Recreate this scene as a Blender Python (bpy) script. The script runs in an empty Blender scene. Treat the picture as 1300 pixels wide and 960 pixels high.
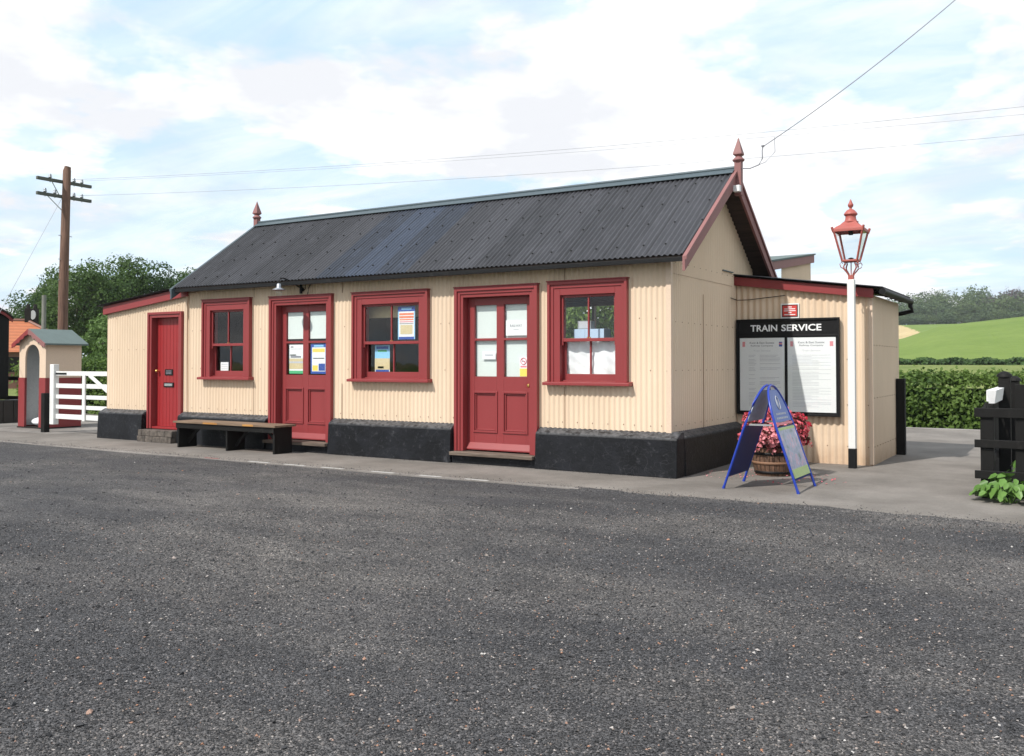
import bpy, math, random
import numpy as np
from mathutils import Vector, Matrix
from math import sin, cos, pi, sqrt, hypot, radians
random.seed(7); rng = np.random.default_rng(7)
S = bpy.context.scene
COL = S.collection

# ------------------------------------------------------------------ camera geometry (measured)
F, TH, TI, H = 1158.35, .5553, .0222, 1.45
def ray(px, py):
    a = (px-650)/F; b = (435-py)/F
    fw = cos(TI)-b*sin(TI); up = sin(TI)+b*cos(TI)
    return (a*cos(TH)-fw*sin(TH), a*sin(TH)+fw*cos(TH), up)
def far(px, D, py=None):            # ground-plan position of a distant thing
    d = ray(px, 460 if py is None else py); t = D/hypot(d[0], d[1])
    return (d[0]*t, d[1]*t, H+d[2]*t)

# ------------------------------------------------------------------ materials
def nt(name):
    m = bpy.data.materials.new(name); m.use_nodes = True
    n = m.node_tree; n.nodes.clear()
    out = n.nodes.new('ShaderNodeOutputMaterial')
    return m, n, out
def N(n, typ, **kw):
    x = n.nodes.new(typ)
    for k, v in kw.items():
        if hasattr(x, k): setattr(x, k, v)
        else: x.inputs[k.replace('_', ' ')].default_value = v
    return x
def mixc(n, fac, a, b, typ='MIX'):
    x = n.nodes.new('ShaderNodeMix'); x.data_type = 'RGBA'; x.blend_type = typ
    for s, v in ((0, fac), (6, a), (7, b)):
        if isinstance(v, bpy.types.NodeSocket): n.links.new(v, x.inputs[s])
        elif s == 0: x.inputs[0].default_value = v
        else: x.inputs[s].default_value = (*v[:3], 1)
    return x.outputs[2]
def ramp(n, val, p0, p1, c0=(0, 0, 0), c1=(1, 1, 1), extra=()):
    r = n.nodes.new('ShaderNodeValToRGB'); e = r.color_ramp.elements
    e[0].position = p0; e[0].color = (*c0, 1); e[1].position = p1; e[1].color = (*c1, 1)
    for p, c in extra:
        q = e.new(p); q.color = (*c, 1)
    n.links.new(val, r.inputs[0]); return r.outputs[0]
def noise(n, vec, scale, detail=4, rough=.55, mapscale=None):
    if mapscale:
        mp = N(n, 'ShaderNodeMapping'); mp.inputs['Scale'].default_value = mapscale
        n.links.new(vec, mp.inputs[0]); vec = mp.outputs[0]
    x = N(n, 'ShaderNodeTexNoise'); x.inputs['Scale'].default_value = scale
    x.inputs['Detail'].default_value = detail; x.inputs['Roughness'].default_value = rough
    n.links.new(vec, x.inputs['Vector']); return x.outputs[0]
def worldpos(n):
    return N(n, 'ShaderNodeNewGeometry').outputs['Position']
def finish(m, n, out, col, rough, bump=None, bs=.3, bd=.01, metal=0, spec=.5):
    b = N(n, 'ShaderNodeBsdfPrincipled')
    if isinstance(col, bpy.types.NodeSocket): n.links.new(col, b.inputs['Base Color'])
    else: b.inputs['Base Color'].default_value = (*col, 1)
    if isinstance(rough, bpy.types.NodeSocket): n.links.new(rough, b.inputs['Roughness'])
    else: b.inputs['Roughness'].default_value = rough
    b.inputs['Metallic'].default_value = metal
    b.inputs['Specular IOR Level'].default_value = spec
    if bump is not None:
        bp = N(n, 'ShaderNodeBump'); bp.inputs['Strength'].default_value = bs
        bp.inputs['Distance'].default_value = bd
        n.links.new(bump, bp.inputs['Height']); n.links.new(bp.outputs[0], b.inputs['Normal'])
    n.links.new(b.outputs[0], out.inputs[0]); return m
def paint(name, col, dark=.75, scale=3, rough=.5, stretch=(1, 1, .35), fine=.03, spec=.4, dirt=None):
    m, n, out = nt(name); p = worldpos(n)
    a = ramp(n, noise(n, p, scale, 5, .6, stretch), .35, .7)
    c = mixc(n, a, tuple(v*dark for v in col), col)
    f = noise(n, p, 60, 3)
    c = mixc(n, ramp(n, f, .3, .75), tuple(v*(1-fine*5) for v in col), c) if fine else c
    if dirt:
        d = ramp(n, noise(n, p, 9, 6, .7, (1, 1, .25)), .58, .74)
        c = mixc(n, d, c, dirt)
    return finish(m, n, out, c, rough, f, .15, .004, spec=spec)
def wood(name, c0, c1, rough=.75, axis=0):
    m, n, out = nt(name); p = worldpos(n)
    sc = [14, 14, 14]; sc[axis] = .9
    a = noise(n, p, 2, 6, .65, tuple(sc))
    c = mixc(n, ramp(n, a, .35, .68), c0, c1)
    return finish(m, n, out, c, rough, a, .4, .004)
def plain(name, col, rough=.6, metal=0, spec=.4, var=.15):
    m, n, out = nt(name)
    t = N(n, 'ShaderNodeTexCoord').outputs['Object']
    c = mixc(n, noise(n, t, 22, 3), tuple(v*(1-var) for v in col), tuple(min(1, v*(1+var)) for v in col))
    return finish(m, n, out, c, rough, None, metal=metal, spec=spec)

M = {}
def cream_mat(name, base, stain):
    m, n, out = nt(name); p = worldpos(n)
    a = ramp(n, noise(n, p, 1.3, 5, .6, (1, 1, .5)), .3, .72)
    c = mixc(n, a, tuple(v*.90 for v in base), base)
    st = ramp(n, noise(n, p, 6, 6, .7, (1, 1, .12)), .55, .8)
    c = mixc(n, mixc(n, .35, (0, 0, 0), st), c, stain)
    sx = N(n, 'ShaderNodeSeparateXYZ'); n.links.new(p, sx.inputs[0])
    q = N(n, 'ShaderNodeMath', operation='MULTIPLY'); q.inputs[1].default_value = 1/.66; n.links.new(sx.outputs[0], q.inputs[0])
    fl = N(n, 'ShaderNodeMath', operation='FLOOR'); n.links.new(q.outputs[0], fl.inputs[0])
    wn_ = N(n, 'ShaderNodeTexWhiteNoise', noise_dimensions='1D'); n.links.new(fl.outputs[0], wn_.inputs['W'])
    c = mixc(n, 1.0, c, ramp(n, wn_.outputs[0], 0, 1, (.93, .92, .90), (1, 1, 1)), 'MULTIPLY')
    stv = ramp(n, noise(n, p, 3.2, 7, .7, (6, 6, .35)), .60, .78)
    c = mixc(n, mixc(n, .28, (0, 0, 0), stv), c, stain)
    # splashed dirt near the ground
    g = N(n, 'ShaderNodeMapRange'); g.inputs[1].default_value = .02; g.inputs[2].default_value = .32
    g.inputs[3].default_value = .7; g.inputs[4].default_value = 0; n.links.new(sx.outputs[2], g.inputs[0])
    mu = N(n, 'ShaderNodeMath', operation='MULTIPLY'); n.links.new(g.outputs[0], mu.inputs[0]); n.links.new(noise(n, p, 7, 5), mu.inputs[1])
    c = mixc(n, mu.outputs[0], c, (.33, .17, .08))
    return finish(m, n, out, c, .55, noise(n, p, 30, 3), .12, .004, spec=.3)
M['cream'] = cream_mat('cream_paint', (.735, .58, .43), (.55, .37, .22))
M['cream2'] = paint('cream_boards', (.72, .555, .42), .92, 2)
M['red'] = paint('maroon_paint', (.275, .042, .044), .82, 3, .42)
M['redbright'] = paint('bright_red_paint', (.32, .024, .027), .8, 3, .4)
M['lampred'] = paint('weathered_lamp_red', (.42, .11, .09), .8, 8, .5)
M['barge'] = paint('faded_maroon', (.28, .125, .12), .8, 4, .6, dirt=(.25, .12, .11))
M['black'] = paint('black_paint', (.009, .009, .010), .6, 4, .55, spec=.22, dirt=(.025, .023, .022))
M['white'] = paint('white_paint', (.78, .78, .76), .93, 3, .45)
M['wornwhite'] = paint('worn_white_marking', (.5, .49, .47), .55, 9, .8, dirt=(.25, .23, .21))
M['whitestone'] = plain('white_plastic', (.75, .75, .75))
M['paper'] = plain('white_paper', (.78, .79, .80), .7, var=.03)
M['brass'] = plain('brass', (.7, .45, .15), .3, 1)
M['steel'] = plain('grey_steel', (.35, .37, .40), .4, .8)
M['dark'] = plain('dark_interior', (.025, .022, .02), .9, spec=.15)
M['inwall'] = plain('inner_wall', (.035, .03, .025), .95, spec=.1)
M['silver'] = plain('silver_metal', (.6, .6, .6), .35, .9)
M['lining'] = plain('pale_lining', (.62, .64, .64))
M['grey'] = paint('grey_paint', (.33, .35, .36), .85, 5, .6)
M['cloth'] = plain('white_cloth', (.8, .82, .84), .9, var=.03)
M['blind'] = plain('pale_blind', (.66, .72, .70), .9, var=.03)
M['tarblack'] = paint('tarred_timber', (.009, .0085, .008), .6, 8, .65, spec=.2, dirt=(.03, .027, .024))
M['seatwood'] = wood('seat_wood', (.10, .062, .038), (.24, .17, .115), .75, 0)
M['barewood'] = wood('bare_wood', (.35, .15, .03), (.5, .26, .07), .7, 0)
M['stepwood'] = wood('step_wood', (.07, .05, .038), (.2, .155, .12), .8, 0)
M['polewood'] = wood('pole_wood', (.09, .045, .03), (.2, .11, .075), .8, 2)
M['greywood'] = wood('grey_wood', (.12, .12, .11), (.25, .24, .22), .8, 2)
M['blue'] = plain('blue_tube', (.012, .04, .32), .3, 0, .5, .05)
M['navy'] = plain('navy_panel', (.008, .016, .12), .5, 0, .25, .1)
M['headerblue'] = plain('header_blue', (.10, .16, .42), .4, var=.06)
M['palebluegrey'] = plain('panel_grey', (.30, .34, .44), .5, var=.3)
M['rust'] = plain('rusty_screw', (.22, .12, .07), .7)
M['ink'] = plain('grey_ink', (.22, .22, .25), .8)
M['wiregrey'] = plain('weathered_wire', (.30, .31, .33), .6)
M['inkd'] = plain('dark_ink', (.04, .04, .06), .8)
M['inkl'] = plain('pale_ink', (.5, .51, .55), .8)
M['pink'] = plain('pink_print', (.7, .25, .28), .7)
M['orange'] = plain('orange_print', (.75, .22, .12), .7)
M['yellow'] = plain('yellow_print', (.8, .6, .12), .7)
M['green'] = plain('green_print', (.08, .42, .2), .7)
M['sky_print'] = plain('sky_print', (.25, .55, .8), .7)
M['blue_print'] = plain('blue_print', (.03, .08, .35), .7)
M['sand_print'] = plain('sand_print', (.6, .5, .3), .7)
M['lime'] = plain('pale_lime', (.45, .55, .25), .6)

def plinth_mat():
    m, n, out = nt('black_render'); p = worldpos(n)
    a = ramp(n, noise(n, p, 3, 7, .65), .42, .72)
    c = mixc(n, a, (.005, .0055, .007), (.013, .014, .018))
    s = ramp(n, noise(n, p, 9, 9, .78), .57, .70)
    c = mixc(n, mixc(n, .45, (0, 0, 0), s), c, (.11, .11, .12))
    # worn paler top arris
    sx = N(n, 'ShaderNodeSeparateXYZ'); n.links.new(p, sx.inputs[0])
    g = N(n, 'ShaderNodeMapRange'); g.inputs[1].default_value = .475; g.inputs[2].default_value = .50
    n.links.new(sx.outputs[2], g.inputs[0])
    mu = N(n, 'ShaderNodeMath', operation='MULTIPLY'); n.links.new(g.outputs[0], mu.inputs[0])
    n.links.new(ramp(n, noise(n, p, 16, 6, .7), .38, .6), mu.inputs[1])
    c = mixc(n, mu.outputs[0], c, (.10, .10, .105))
    v = N(n, 'ShaderNodeTexVoronoi', feature='DISTANCE_TO_EDGE'); v.inputs['Scale'].default_value = 1.6
    dd = N(n, 'ShaderNodeVectorMath', operation='ADD'); n.links.new(p, dd.inputs[0])
    nn = N(n, 'ShaderNodeTexNoise'); nn.inputs['Scale'].default_value = 4; n.links.new(p, nn.inputs['Vector'])
    n.links.new(nn.outputs[1], dd.inputs[1]); n.links.new(dd.outputs[0], v.inputs['Vector'])
    cr = ramp(n, v.outputs[0], .0, .006, (1, 1, 1), (0, 0, 0))
    c = mixc(n, mixc(n, .3, (0, 0, 0), cr), c, (.12, .12, .13))
    return finish(m, n, out, c, .5, noise(n, p, 18, 6, .7), .6, .012, spec=.22)
M['plinth'] = plinth_mat()

def roof_mat(name, c0, c1):
    m, n, out = nt(name); p = worldpos(n)
    sx = N(n, 'ShaderNodeSeparateXYZ'); n.links.new(p, sx.inputs[0])
    q = N(n, 'ShaderNodeMath', operation='MULTIPLY'); q.inputs[1].default_value = 1/.608; n.links.new(sx.outputs[0], q.inputs[0])
    fl = N(n, 'ShaderNodeMath', operation='FLOOR'); n.links.new(q.outputs[0], fl.inputs[0])
    w = N(n, 'ShaderNodeTexWhiteNoise', noise_dimensions='1D'); n.links.new(fl.outputs[0], w.inputs['W'])
    c = mixc(n, w.outputs[0], c0, c1)
    st = ramp(n, noise(n, p, 5, 7, .7, (3, .5, .5)), .5, .8)
    c = mixc(n, mixc(n, .55, (0, 0, 0), st), c, tuple(v*1.9+.01 for v in c1))
    lf = ramp(n, noise(n, p, 42, 4, .8), .66, .72)
    c = mixc(n, mixc(n, .35, (0, 0, 0), lf), c, (.15, .15, .14))
    return finish(m, n, out, c, .48, noise(n, p, 40, 3), .2, .003, spec=.35)
M['roof'] = roof_mat('black_roof_sheet', (.026, .026, .030), (.046, .046, .053))
M['roofblue'] = roof_mat('blue_grey_roof_sheet', (.027, .032, .045), (.040, .052, .080))
M['bolt'] = plain('roof_bolt', (.01, .01, .01), .6)
M['ridge'] = plain('ridge_metal', (.07, .095, .11), .5, .1, var=.25)

def glass_mat():
    m, n, out = nt('window_glass')
    t = N(n, 'ShaderNodeBsdfTransparent'); t.inputs[0].default_value = (.97, .985, .98, 1)
    g = N(n, 'ShaderNodeBsdfGlossy'); g.inputs['Roughness'].default_value = .02
    ge = N(n, 'ShaderNodeNewGeometry'); dt = N(n, 'ShaderNodeVectorMath', operation='DOT_PRODUCT')
    n.links.new(ge.outputs['Incoming'], dt.inputs[0]); n.links.new(ge.outputs['Normal'], dt.inputs[1])
    ab_ = N(n, 'ShaderNodeMath', operation='ABSOLUTE'); n.links.new(dt.outputs['Value'], ab_.inputs[0])
    om = N(n, 'ShaderNodeMath', operation='SUBTRACT'); om.inputs[0].default_value = 1; n.links.new(ab_.outputs[0], om.inputs[1])
    pw = N(n, 'ShaderNodeMath', operation='POWER'); pw.inputs[1].default_value = 5; n.links.new(om.outputs[0], pw.inputs[0])
    f = N(n, 'ShaderNodeMath', operation='MULTIPLY_ADD'); f.inputs[1].default_value = .92; f.inputs[2].default_value = .06; n.links.new(pw.outputs[0], f.inputs[0])
    p = worldpos(n)
    bp = N(n, 'ShaderNodeBump'); bp.inputs['Strength'].default_value = .05; bp.inputs['Distance'].default_value = .02
    n.links.new(noise(n, p, 4, 1), bp.inputs['Height']); n.links.new(bp.outputs[0], g.inputs['Normal'])
    mx = N(n, 'ShaderNodeMixShader'); n.links.new(f.outputs[0], mx.inputs[0])
    n.links.new(t.outputs[0], mx.inputs[1]); n.links.new(g.outputs[0], mx.inputs[2])
    n.links.new(mx.outputs[0], out.inputs[0]); return m
M['glass'] = glass_mat()

def leaf_mat(name, c0, c1, c2=None, trans=.3, rough=.6):
    m, n, out = nt(name)
    g = N(n, 'ShaderNodeNewGeometry')
    c = mixc(n, g.outputs['Random Per Island'], c0, c1)
    t = N(n, 'ShaderNodeTexCoord').outputs['Object']
    k = ramp(n, noise(n, t, .55, 3), .4, .65)
    c = mixc(n, k, c, c2 or tuple(v*1.35 for v in c1))
    b = N(n, 'ShaderNodeBsdfPrincipled'); n.links.new(c, b.inputs['Base Color'])
    b.inputs['Roughness'].default_value = rough; b.inputs['Specular IOR Level'].default_value = .25
    tr = N(n, 'ShaderNodeBsdfTranslucent'); n.links.new(c, tr.inputs[0])
    mx = N(n, 'ShaderNodeMixShader'); mx.inputs[0].default_value = trans
    n.links.new(b.outputs[0], mx.inputs[1]); n.links.new(tr.outputs[0], mx.inputs[2])
    n.links.new(mx.outputs[0], out.inputs[0]); return m
M['leaf_oak'] = leaf_mat('oak_leaves', (.035, .075, .018), (.07, .125, .028), (.09, .15, .035))
M['leaf_dark'] = leaf_mat('dark_leaves', (.025, .058, .016), (.05, .095, .025))
M['leaf_willow'] = leaf_mat('pale_leaves', (.065, .12, .03), (.11, .18, .05))
M['leaf_hedge'] = leaf_mat('hedge_leaves', (.035, .075, .014), (.11, .18, .035), (.13, .20, .04))
M['leaf_wood1'] = leaf_mat('wood_leaves', (.065, .105, .04), (.10, .15, .055), (.13, .175, .07))
M['leaf_wood2'] = leaf_mat('wood_leaves_dark', (.045, .08, .035), (.075, .115, .05))
M['leaf_copper'] = leaf_mat('copper_leaves', (.075, .06, .065), (.10, .08, .085))
M['leaf_plant'] = leaf_mat('broad_leaves', (.07, .16, .03), (.14, .27, .06), (.16, .28, .07), .25, .4)
M['petal'] = leaf_mat('red_pink_petals', (.55, .02, .05), (.8, .16, .2), (.85, .35, .38), .25, .5)
M['petal2'] = leaf_mat('bronze_leaves', (.04, .05, .02), (.12, .03, .03))
M['bark'] = wood('bark', (.04, .032, .025), (.11, .09, .07), .9, 2)

def gravel_mat():
    m, n, out = nt('dark_gravel'); p = worldpos(n)
    big = noise(n, p, .30, 6, .6, (.8, 1.7, 1))
    c = mixc(n, ramp(n, big, .42, .66), (.072, .072, .077), (.170, .160, .153))
    pat = ramp(n, noise(n, p, 1.7, 6, .65, (.7, 1.5, 1)), .42, .66)
    c = mixc(n, mixc(n, .4, (0, 0, 0), pat), c, (.030, .030, .033))
    v = N(n, 'ShaderNodeTexVoronoi'); v.inputs['Scale'].default_value = 105; n.links.new(p, v.inputs['Vector'])
    sepc = N(n, 'ShaderNodeSeparateColor'); n.links.new(v.outputs['Color'], sepc.inputs[0])
    c = mixc(n, .85, c, ramp(n, sepc.outputs[0], .0, .93, (.22, .22, .22), (1.75, 1.72, 1.68), ((.975, (2.6, 2.5, 2.4)), (.995, (5, 4.6, 4.2)))), 'MULTIPLY')
    v2 = N(n, 'ShaderNodeTexVoronoi'); v2.inputs['Scale'].default_value = 38; n.links.new(p, v2.inputs['Vector'])
    s2 = N(n, 'ShaderNodeSeparateColor'); n.links.new(v2.outputs['Color'], s2.inputs[0])
    lt = N(n, 'ShaderNodeMath', operation='LESS_THAN'); lt.inputs[1].default_value = .24; n.links.new(v2.outputs['Distance'], lt.inputs[0])
    gt = N(n, 'ShaderNodeMath', operation='GREATER_THAN'); gt.inputs[1].default_value = .975; n.links.new(s2.outputs[1], gt.inputs[0])
    mu = N(n, 'ShaderNodeMath', operation='MULTIPLY'); n.links.new(lt.outputs[0], mu.inputs[0]); n.links.new(gt.outputs[0], mu.inputs[1])
    c = mixc(n, mu.outputs[0], c, (.26, .22, .18))
    hgt = N(n, 'ShaderNodeMath', operation='ADD')
    n.links.new(ramp(n, v.outputs['Distance'], 0, .6, (1, 1, 1), (0, 0, 0)), hgt.inputs[0])
    n.links.new(noise(n, p, 14, 6, .7), hgt.inputs[1])
    return finish(m, n, out, c, .85, hgt.outputs[0], 1.0, .018, spec=.3)
M['gravel'] = gravel_mat()
def asphalt_mat(name, c0, c1, sc=160):
    m, n, out = nt(name); p = worldpos(n)
    c = mixc(n, ramp(n, noise(n, p, .9, 8, .68), .38, .64), c0, c1)
    v = N(n, 'ShaderNodeTexVoronoi'); v.inputs['Scale'].default_value = sc; n.links.new(p, v.inputs['Vector'])
    s = N(n, 'ShaderNodeSeparateColor'); n.links.new(v.outputs['Color'], s.inputs[0])
    c = mixc(n, .5, c, ramp(n, s.outputs[0], 0, 1, (.7, .7, .7), (1.3, 1.3, 1.28)), 'MULTIPLY')
    d = ramp(n, noise(n, p, 5, 7, .75), .6, .75)
    c = mixc(n, mixc(n, .35, (0, 0, 0), d), c, tuple(v*.55 for v in c0))
    return finish(m, n, out, c, .85, noise(n, p, 70, 3), .4, .006, spec=.3)
M['pave'] = asphalt_mat('pavement', (.140, .126, .113), (.215, .195, .177))
M['kerb'] = asphalt_mat('kerb_concrete', (.17, .155, .142), (.27, .25, .235))
M['palegravel'] = asphalt_mat('pale_gravel', (.14, .13, .12), (.26, .24, .22), 40)
def stone_mat():
    m, n, out = nt('loose_stone'); g = N(n, 'ShaderNodeNewGeometry')
    c = ramp(n, g.outputs['Random Per Island'], 0, 1, (.028, .028, .03), (.46, .44, .42),
             ((.5, (.06, .06, .063)), (.78, (.10, .096, .098)), (.92, (.17, .155, .15)), (.955, (.28, .24, .21)), (.972, (.34, .16, .09)), (.985, (.34, .30, .28))))
    return finish(m, n, out, c, .85, None, spec=.3)
M['stone'] = stone_mat()
def grass_mat(name, c0, c1, sc=.25):
    m, n, out = nt(name); p = worldpos(n)
    c = mixc(n, ramp(n, noise(n, p, sc, 7, .65), .35, .68), c0, c1)
    c = mixc(n, .6, c, ramp(n, noise(n, p, 1.7, 6, .75, (.35, 1, 1)), .3, .72, (.62, .62, .6), (1.35, 1.32, 1.2)), 'MULTIPLY')
    return finish(m, n, out, c, .9, noise(n, p, 3, 5), .6, .3, spec=.1)
M['grass'] = grass_mat('rough_grass', (.13, .17, .05), (.20, .23, .08))
M['field'] = grass_mat('crop_field', (.125, .19, .04), (.165, .23, .055), .07)
M['wheat'] = grass_mat('ripe_field', (.42, .32, .17), (.5, .4, .23), .05)
def tile_mat():
    m, n, out = nt('clay_tiles'); p = worldpos(n)
    b = N(n, 'ShaderNodeTexWave'); b.inputs['Scale'].default_value = 1.6; b.bands_direction = 'Z'; n.links.new(p, b.inputs[0])
    c = mixc(n, noise(n, p, 1.5, 5, .7), (.36, .10, .04), (.55, .20, .09))
    c = mixc(n, .25, c, b.outputs[0], 'MULTIPLY')
    return finish(m, n, out, c, .8)
M['tile'] = tile_mat()
M['brick'] = paint('brick_wall', (.24, .11, .08), .6, 8)
def brickstep():
    m, n, out = nt('old_brick'); p = worldpos(n)
    c = mixc(n, ramp(n, noise(n, p, 12, 5, .7), .35, .7), (.05, .042, .036), (.15, .125, .105))
    return finish(m, n, out, c, .9, noise(n, p, 40, 4), .5, .006)
M['stepbrick'] = brickstep()
M['felt'] = paint('grey_felt', (.13, .17, .165), .8, 6, .8)

# ------------------------------------------------------------------ mesh builder
class MB:
    def __init__(s): s.v = []; s.f = []; s.m = []; s.sm = []
    def add(s, vs, fs, mi=0, smooth=False):
        o = len(s.v); s.v += [tuple(v) for v in vs]
        s.f += [tuple(i+o for i in f) for f in fs]; s.m += [mi]*len(fs); s.sm += [smooth]*len(fs); return s
    def box(s, x0, x1, y0, y1, z0, z1, mi=0):
        x0, x1 = min(x0, x1), max(x0, x1); y0, y1 = min(y0, y1), max(y0, y1); z0, z1 = min(z0, z1), max(z0, z1)
        vs = [(x0, y0, z0), (x1, y0, z0), (x1, y1, z0), (x0, y1, z0), (x0, y0, z1), (x1, y0, z1), (x1, y1, z1), (x0, y1, z1)]
        return s.add(vs, [(0, 3, 2, 1), (4, 5, 6, 7), (0, 1, 5, 4), (1, 2, 6, 5), (2, 3, 7, 6), (3, 0, 4, 7)], mi)
    def hexa(s, b, t, mi=0):        # bottom quad, top quad
        return s.add(list(b)+list(t), [(0, 3, 2, 1), (4, 5, 6, 7), (0, 1, 5, 4), (1, 2, 6, 5), (2, 3, 7, 6), (3, 0, 4, 7)], mi)
    def prism(s, poly, ax, a0, a1, mi=0):   # poly in the two other axes, extruded along ax
        def mk(p, a):
            q = list(p); q.insert(ax, a); return q
        n = len(poly); vs = [mk(p, a0) for p in poly]+[mk(p, a1) for p in poly]
        fs = [tuple(range(n))[::-1], tuple(range(n, 2*n))]+[(i, (i+1) % n, n+(i+1) % n, n+i) for i in range(n)]
        return s.add(vs, fs, mi)
    def bar(s, p, q, w, h, up=(0, 0, 1), mi=0):
        p, q, up = Vector(p), Vector(q), Vector(up); d = (q-p).normalized()
        r = d.cross(up).normalized(); u = r.cross(d)
        b = [p-r*w/2-u*h/2, p+r*w/2-u*h/2, p+r*w/2+u*h/2, p-r*w/2+u*h/2]
        return s.hexa(b, [x+(q-p) for x in b], mi)
    def tube(s, pts, r, n=8, mi=0, closed=False):
        pts = [Vector(p) for p in pts]; k = len(pts); vs = []; fs = []
        rs = r if isinstance(r, (list, tuple)) else [r]*k
        pu = Vector((0.123, .31, 1)).normalized()
        for i, p in enumerate(pts):
            d = (pts[min(i+1, k-1)]-pts[max(i-1, 0)]).normalized()
            a = d.cross(pu)
            if a.length < .2: a = d.cross(Vector((1, .2, 0)))
            a.normalize(); b = d.cross(a)
            for j in range(n):
                t = 2*pi*j/n; vs.append(p+(a*cos(t)+b*sin(t))*rs[i])
        for i in range(k-1):
            for j in range(n):
                fs.append((i*n+j, i*n+(j+1) % n, (i+1)*n+(j+1) % n, (i+1)*n+j))
        s.add(vs, fs, mi, True)
        s.add([vs[j] for j in range(n)], [tuple(range(n))], mi); s.add([vs[(k-1)*n+j] for j in range(n)], [tuple(range(n))[::-1]], mi)
        return s
    def lathe(s, prof, c, n=16, mi=0, smooth=True, rot=0):
        vs = []; fs = []
        for r, z in prof:
            for j in range(n):
                t = 2*pi*j/n+rot; vs.append((c[0]+r*cos(t), c[1]+r*sin(t), c[2]+z))
        for i in range(len(prof)-1):
            for j in range(n):
                fs.append((i*n+j, i*n+(j+1) % n, (i+1)*n+(j+1) % n, (i+1)*n+j))
        s.add(vs, fs, mi, smooth)
        s.add(vs[:n], [tuple(range(n))[::-1]], mi); s.add(vs[-n:], [tuple(range(n))], mi); return s
    def stud(s, p, nrm, r=.009, mi=1):
        p = Vector(p); nn = Vector(nrm).normalized(); a = nn.orthogonal().normalized(); b = nn.cross(a)
        vs = [p+(a*cos(t)+b*sin(t))*r for t in [k*pi/3 for k in range(6)]]+[p+nn*r*.9+(a*cos(t)+b*sin(t))*r*.55 for t in [k*pi/3 for k in range(6)]]
        return s.add(vs, [(i, (i+1) % 6, 6+(i+1) % 6, 6+i) for i in range(6)]+[tuple(range(6, 12))], mi, False)
    def obj(s, name, mats, parent=None, bevel=0, fixn=True):
        me = bpy.data.meshes.new(name)
        off = Vector((0, 0, 0)); q = parent
        while q is not None: off += q.location; q = q.parent
        me.from_pydata([(v[0]-off.x, v[1]-off.y, v[2]-off.z) for v in s.v], [], s.f)
        for m in (mats if isinstance(mats, list) else [mats]): me.materials.append(M[m] if isinstance(m, str) else m)
        me.polygons.foreach_set('material_index', s.m); me.polygons.foreach_set('use_smooth', s.sm)
        if fixn:
            import bmesh
            bm = bmesh.new(); bm.from_mesh(me); bmesh.ops.recalc_face_normals(bm, faces=bm.faces); bm.to_mesh(me); bm.free()
        me.update()
        o = bpy.data.objects.new(name, me); COL.objects.link(o)
        if parent is not None: o.parent = parent
        if bevel:
            b = o.modifiers.new('bevel', 'BEVEL'); b.width = bevel; b.segments = 2; b.limit_method = 'ANGLE'; b.angle_limit = .6
        return o
def tag(o, label=None, cat=None, group=None, kind=None):
    if label: o['label'] = label
    if cat: o['category'] = cat
    if group: o['group'] = group
    if kind: o['kind'] = kind
    return o
def thing(name, loc, label, cat, group=None):
    o = bpy.data.objects.new(name, None); COL.objects.link(o); o.location = loc; o.empty_display_size = .2
    return tag(o, label, cat, group)
def copy_tree(o, parent=None):
    c = o.copy(); COL.objects.link(c)
    if parent: c.parent = parent
    for ch in [x for x in bpy.data.objects if x.parent == o]: copy_tree(ch, c)
    return c
def text_geo(body, w=None, h=None, bold=0, align='CENTER'):
    cu = bpy.data.curves.new('t', 'FONT'); cu.body = body; cu.size = 1; cu.extrude = .0; cu.offset = bold; cu.resolution_u = 3
    cu.fill_mode = 'FRONT'
    ob = bpy.data.objects.new('t', cu); COL.objects.link(ob)
    bpy.context.view_layer.update()
    me = bpy.data.meshes.new_from_object(ob.evaluated_get(bpy.context.evaluated_depsgraph_get()))
    vs = [(v.co.x, v.co.y) for v in me.vertices]; fs = [tuple(p.vertices) for p in me.polygons]
    bpy.data.objects.remove(ob); bpy.data.curves.remove(cu); bpy.data.meshes.remove(me)
    x0 = min(v[0] for v in vs); x1 = max(v[0] for v in vs); y0 = min(v[1] for v in vs); y1 = max(v[1] for v in vs)
    sy = h/(y1-y0) if h else w/(x1-x0); sx = w/(x1-x0) if w else sy
    return [((x-(x0+x1)/2)*sx, (y-(y0+y1)/2)*sy) for x, y in vs], fs
def text_on(mb, body, fn, w=None, h=None, mi=0, bold=0):
    vs, fs = text_geo(body, w, h, bold); mb.add([fn(x, y) for x, y in vs], fs, mi)

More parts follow.
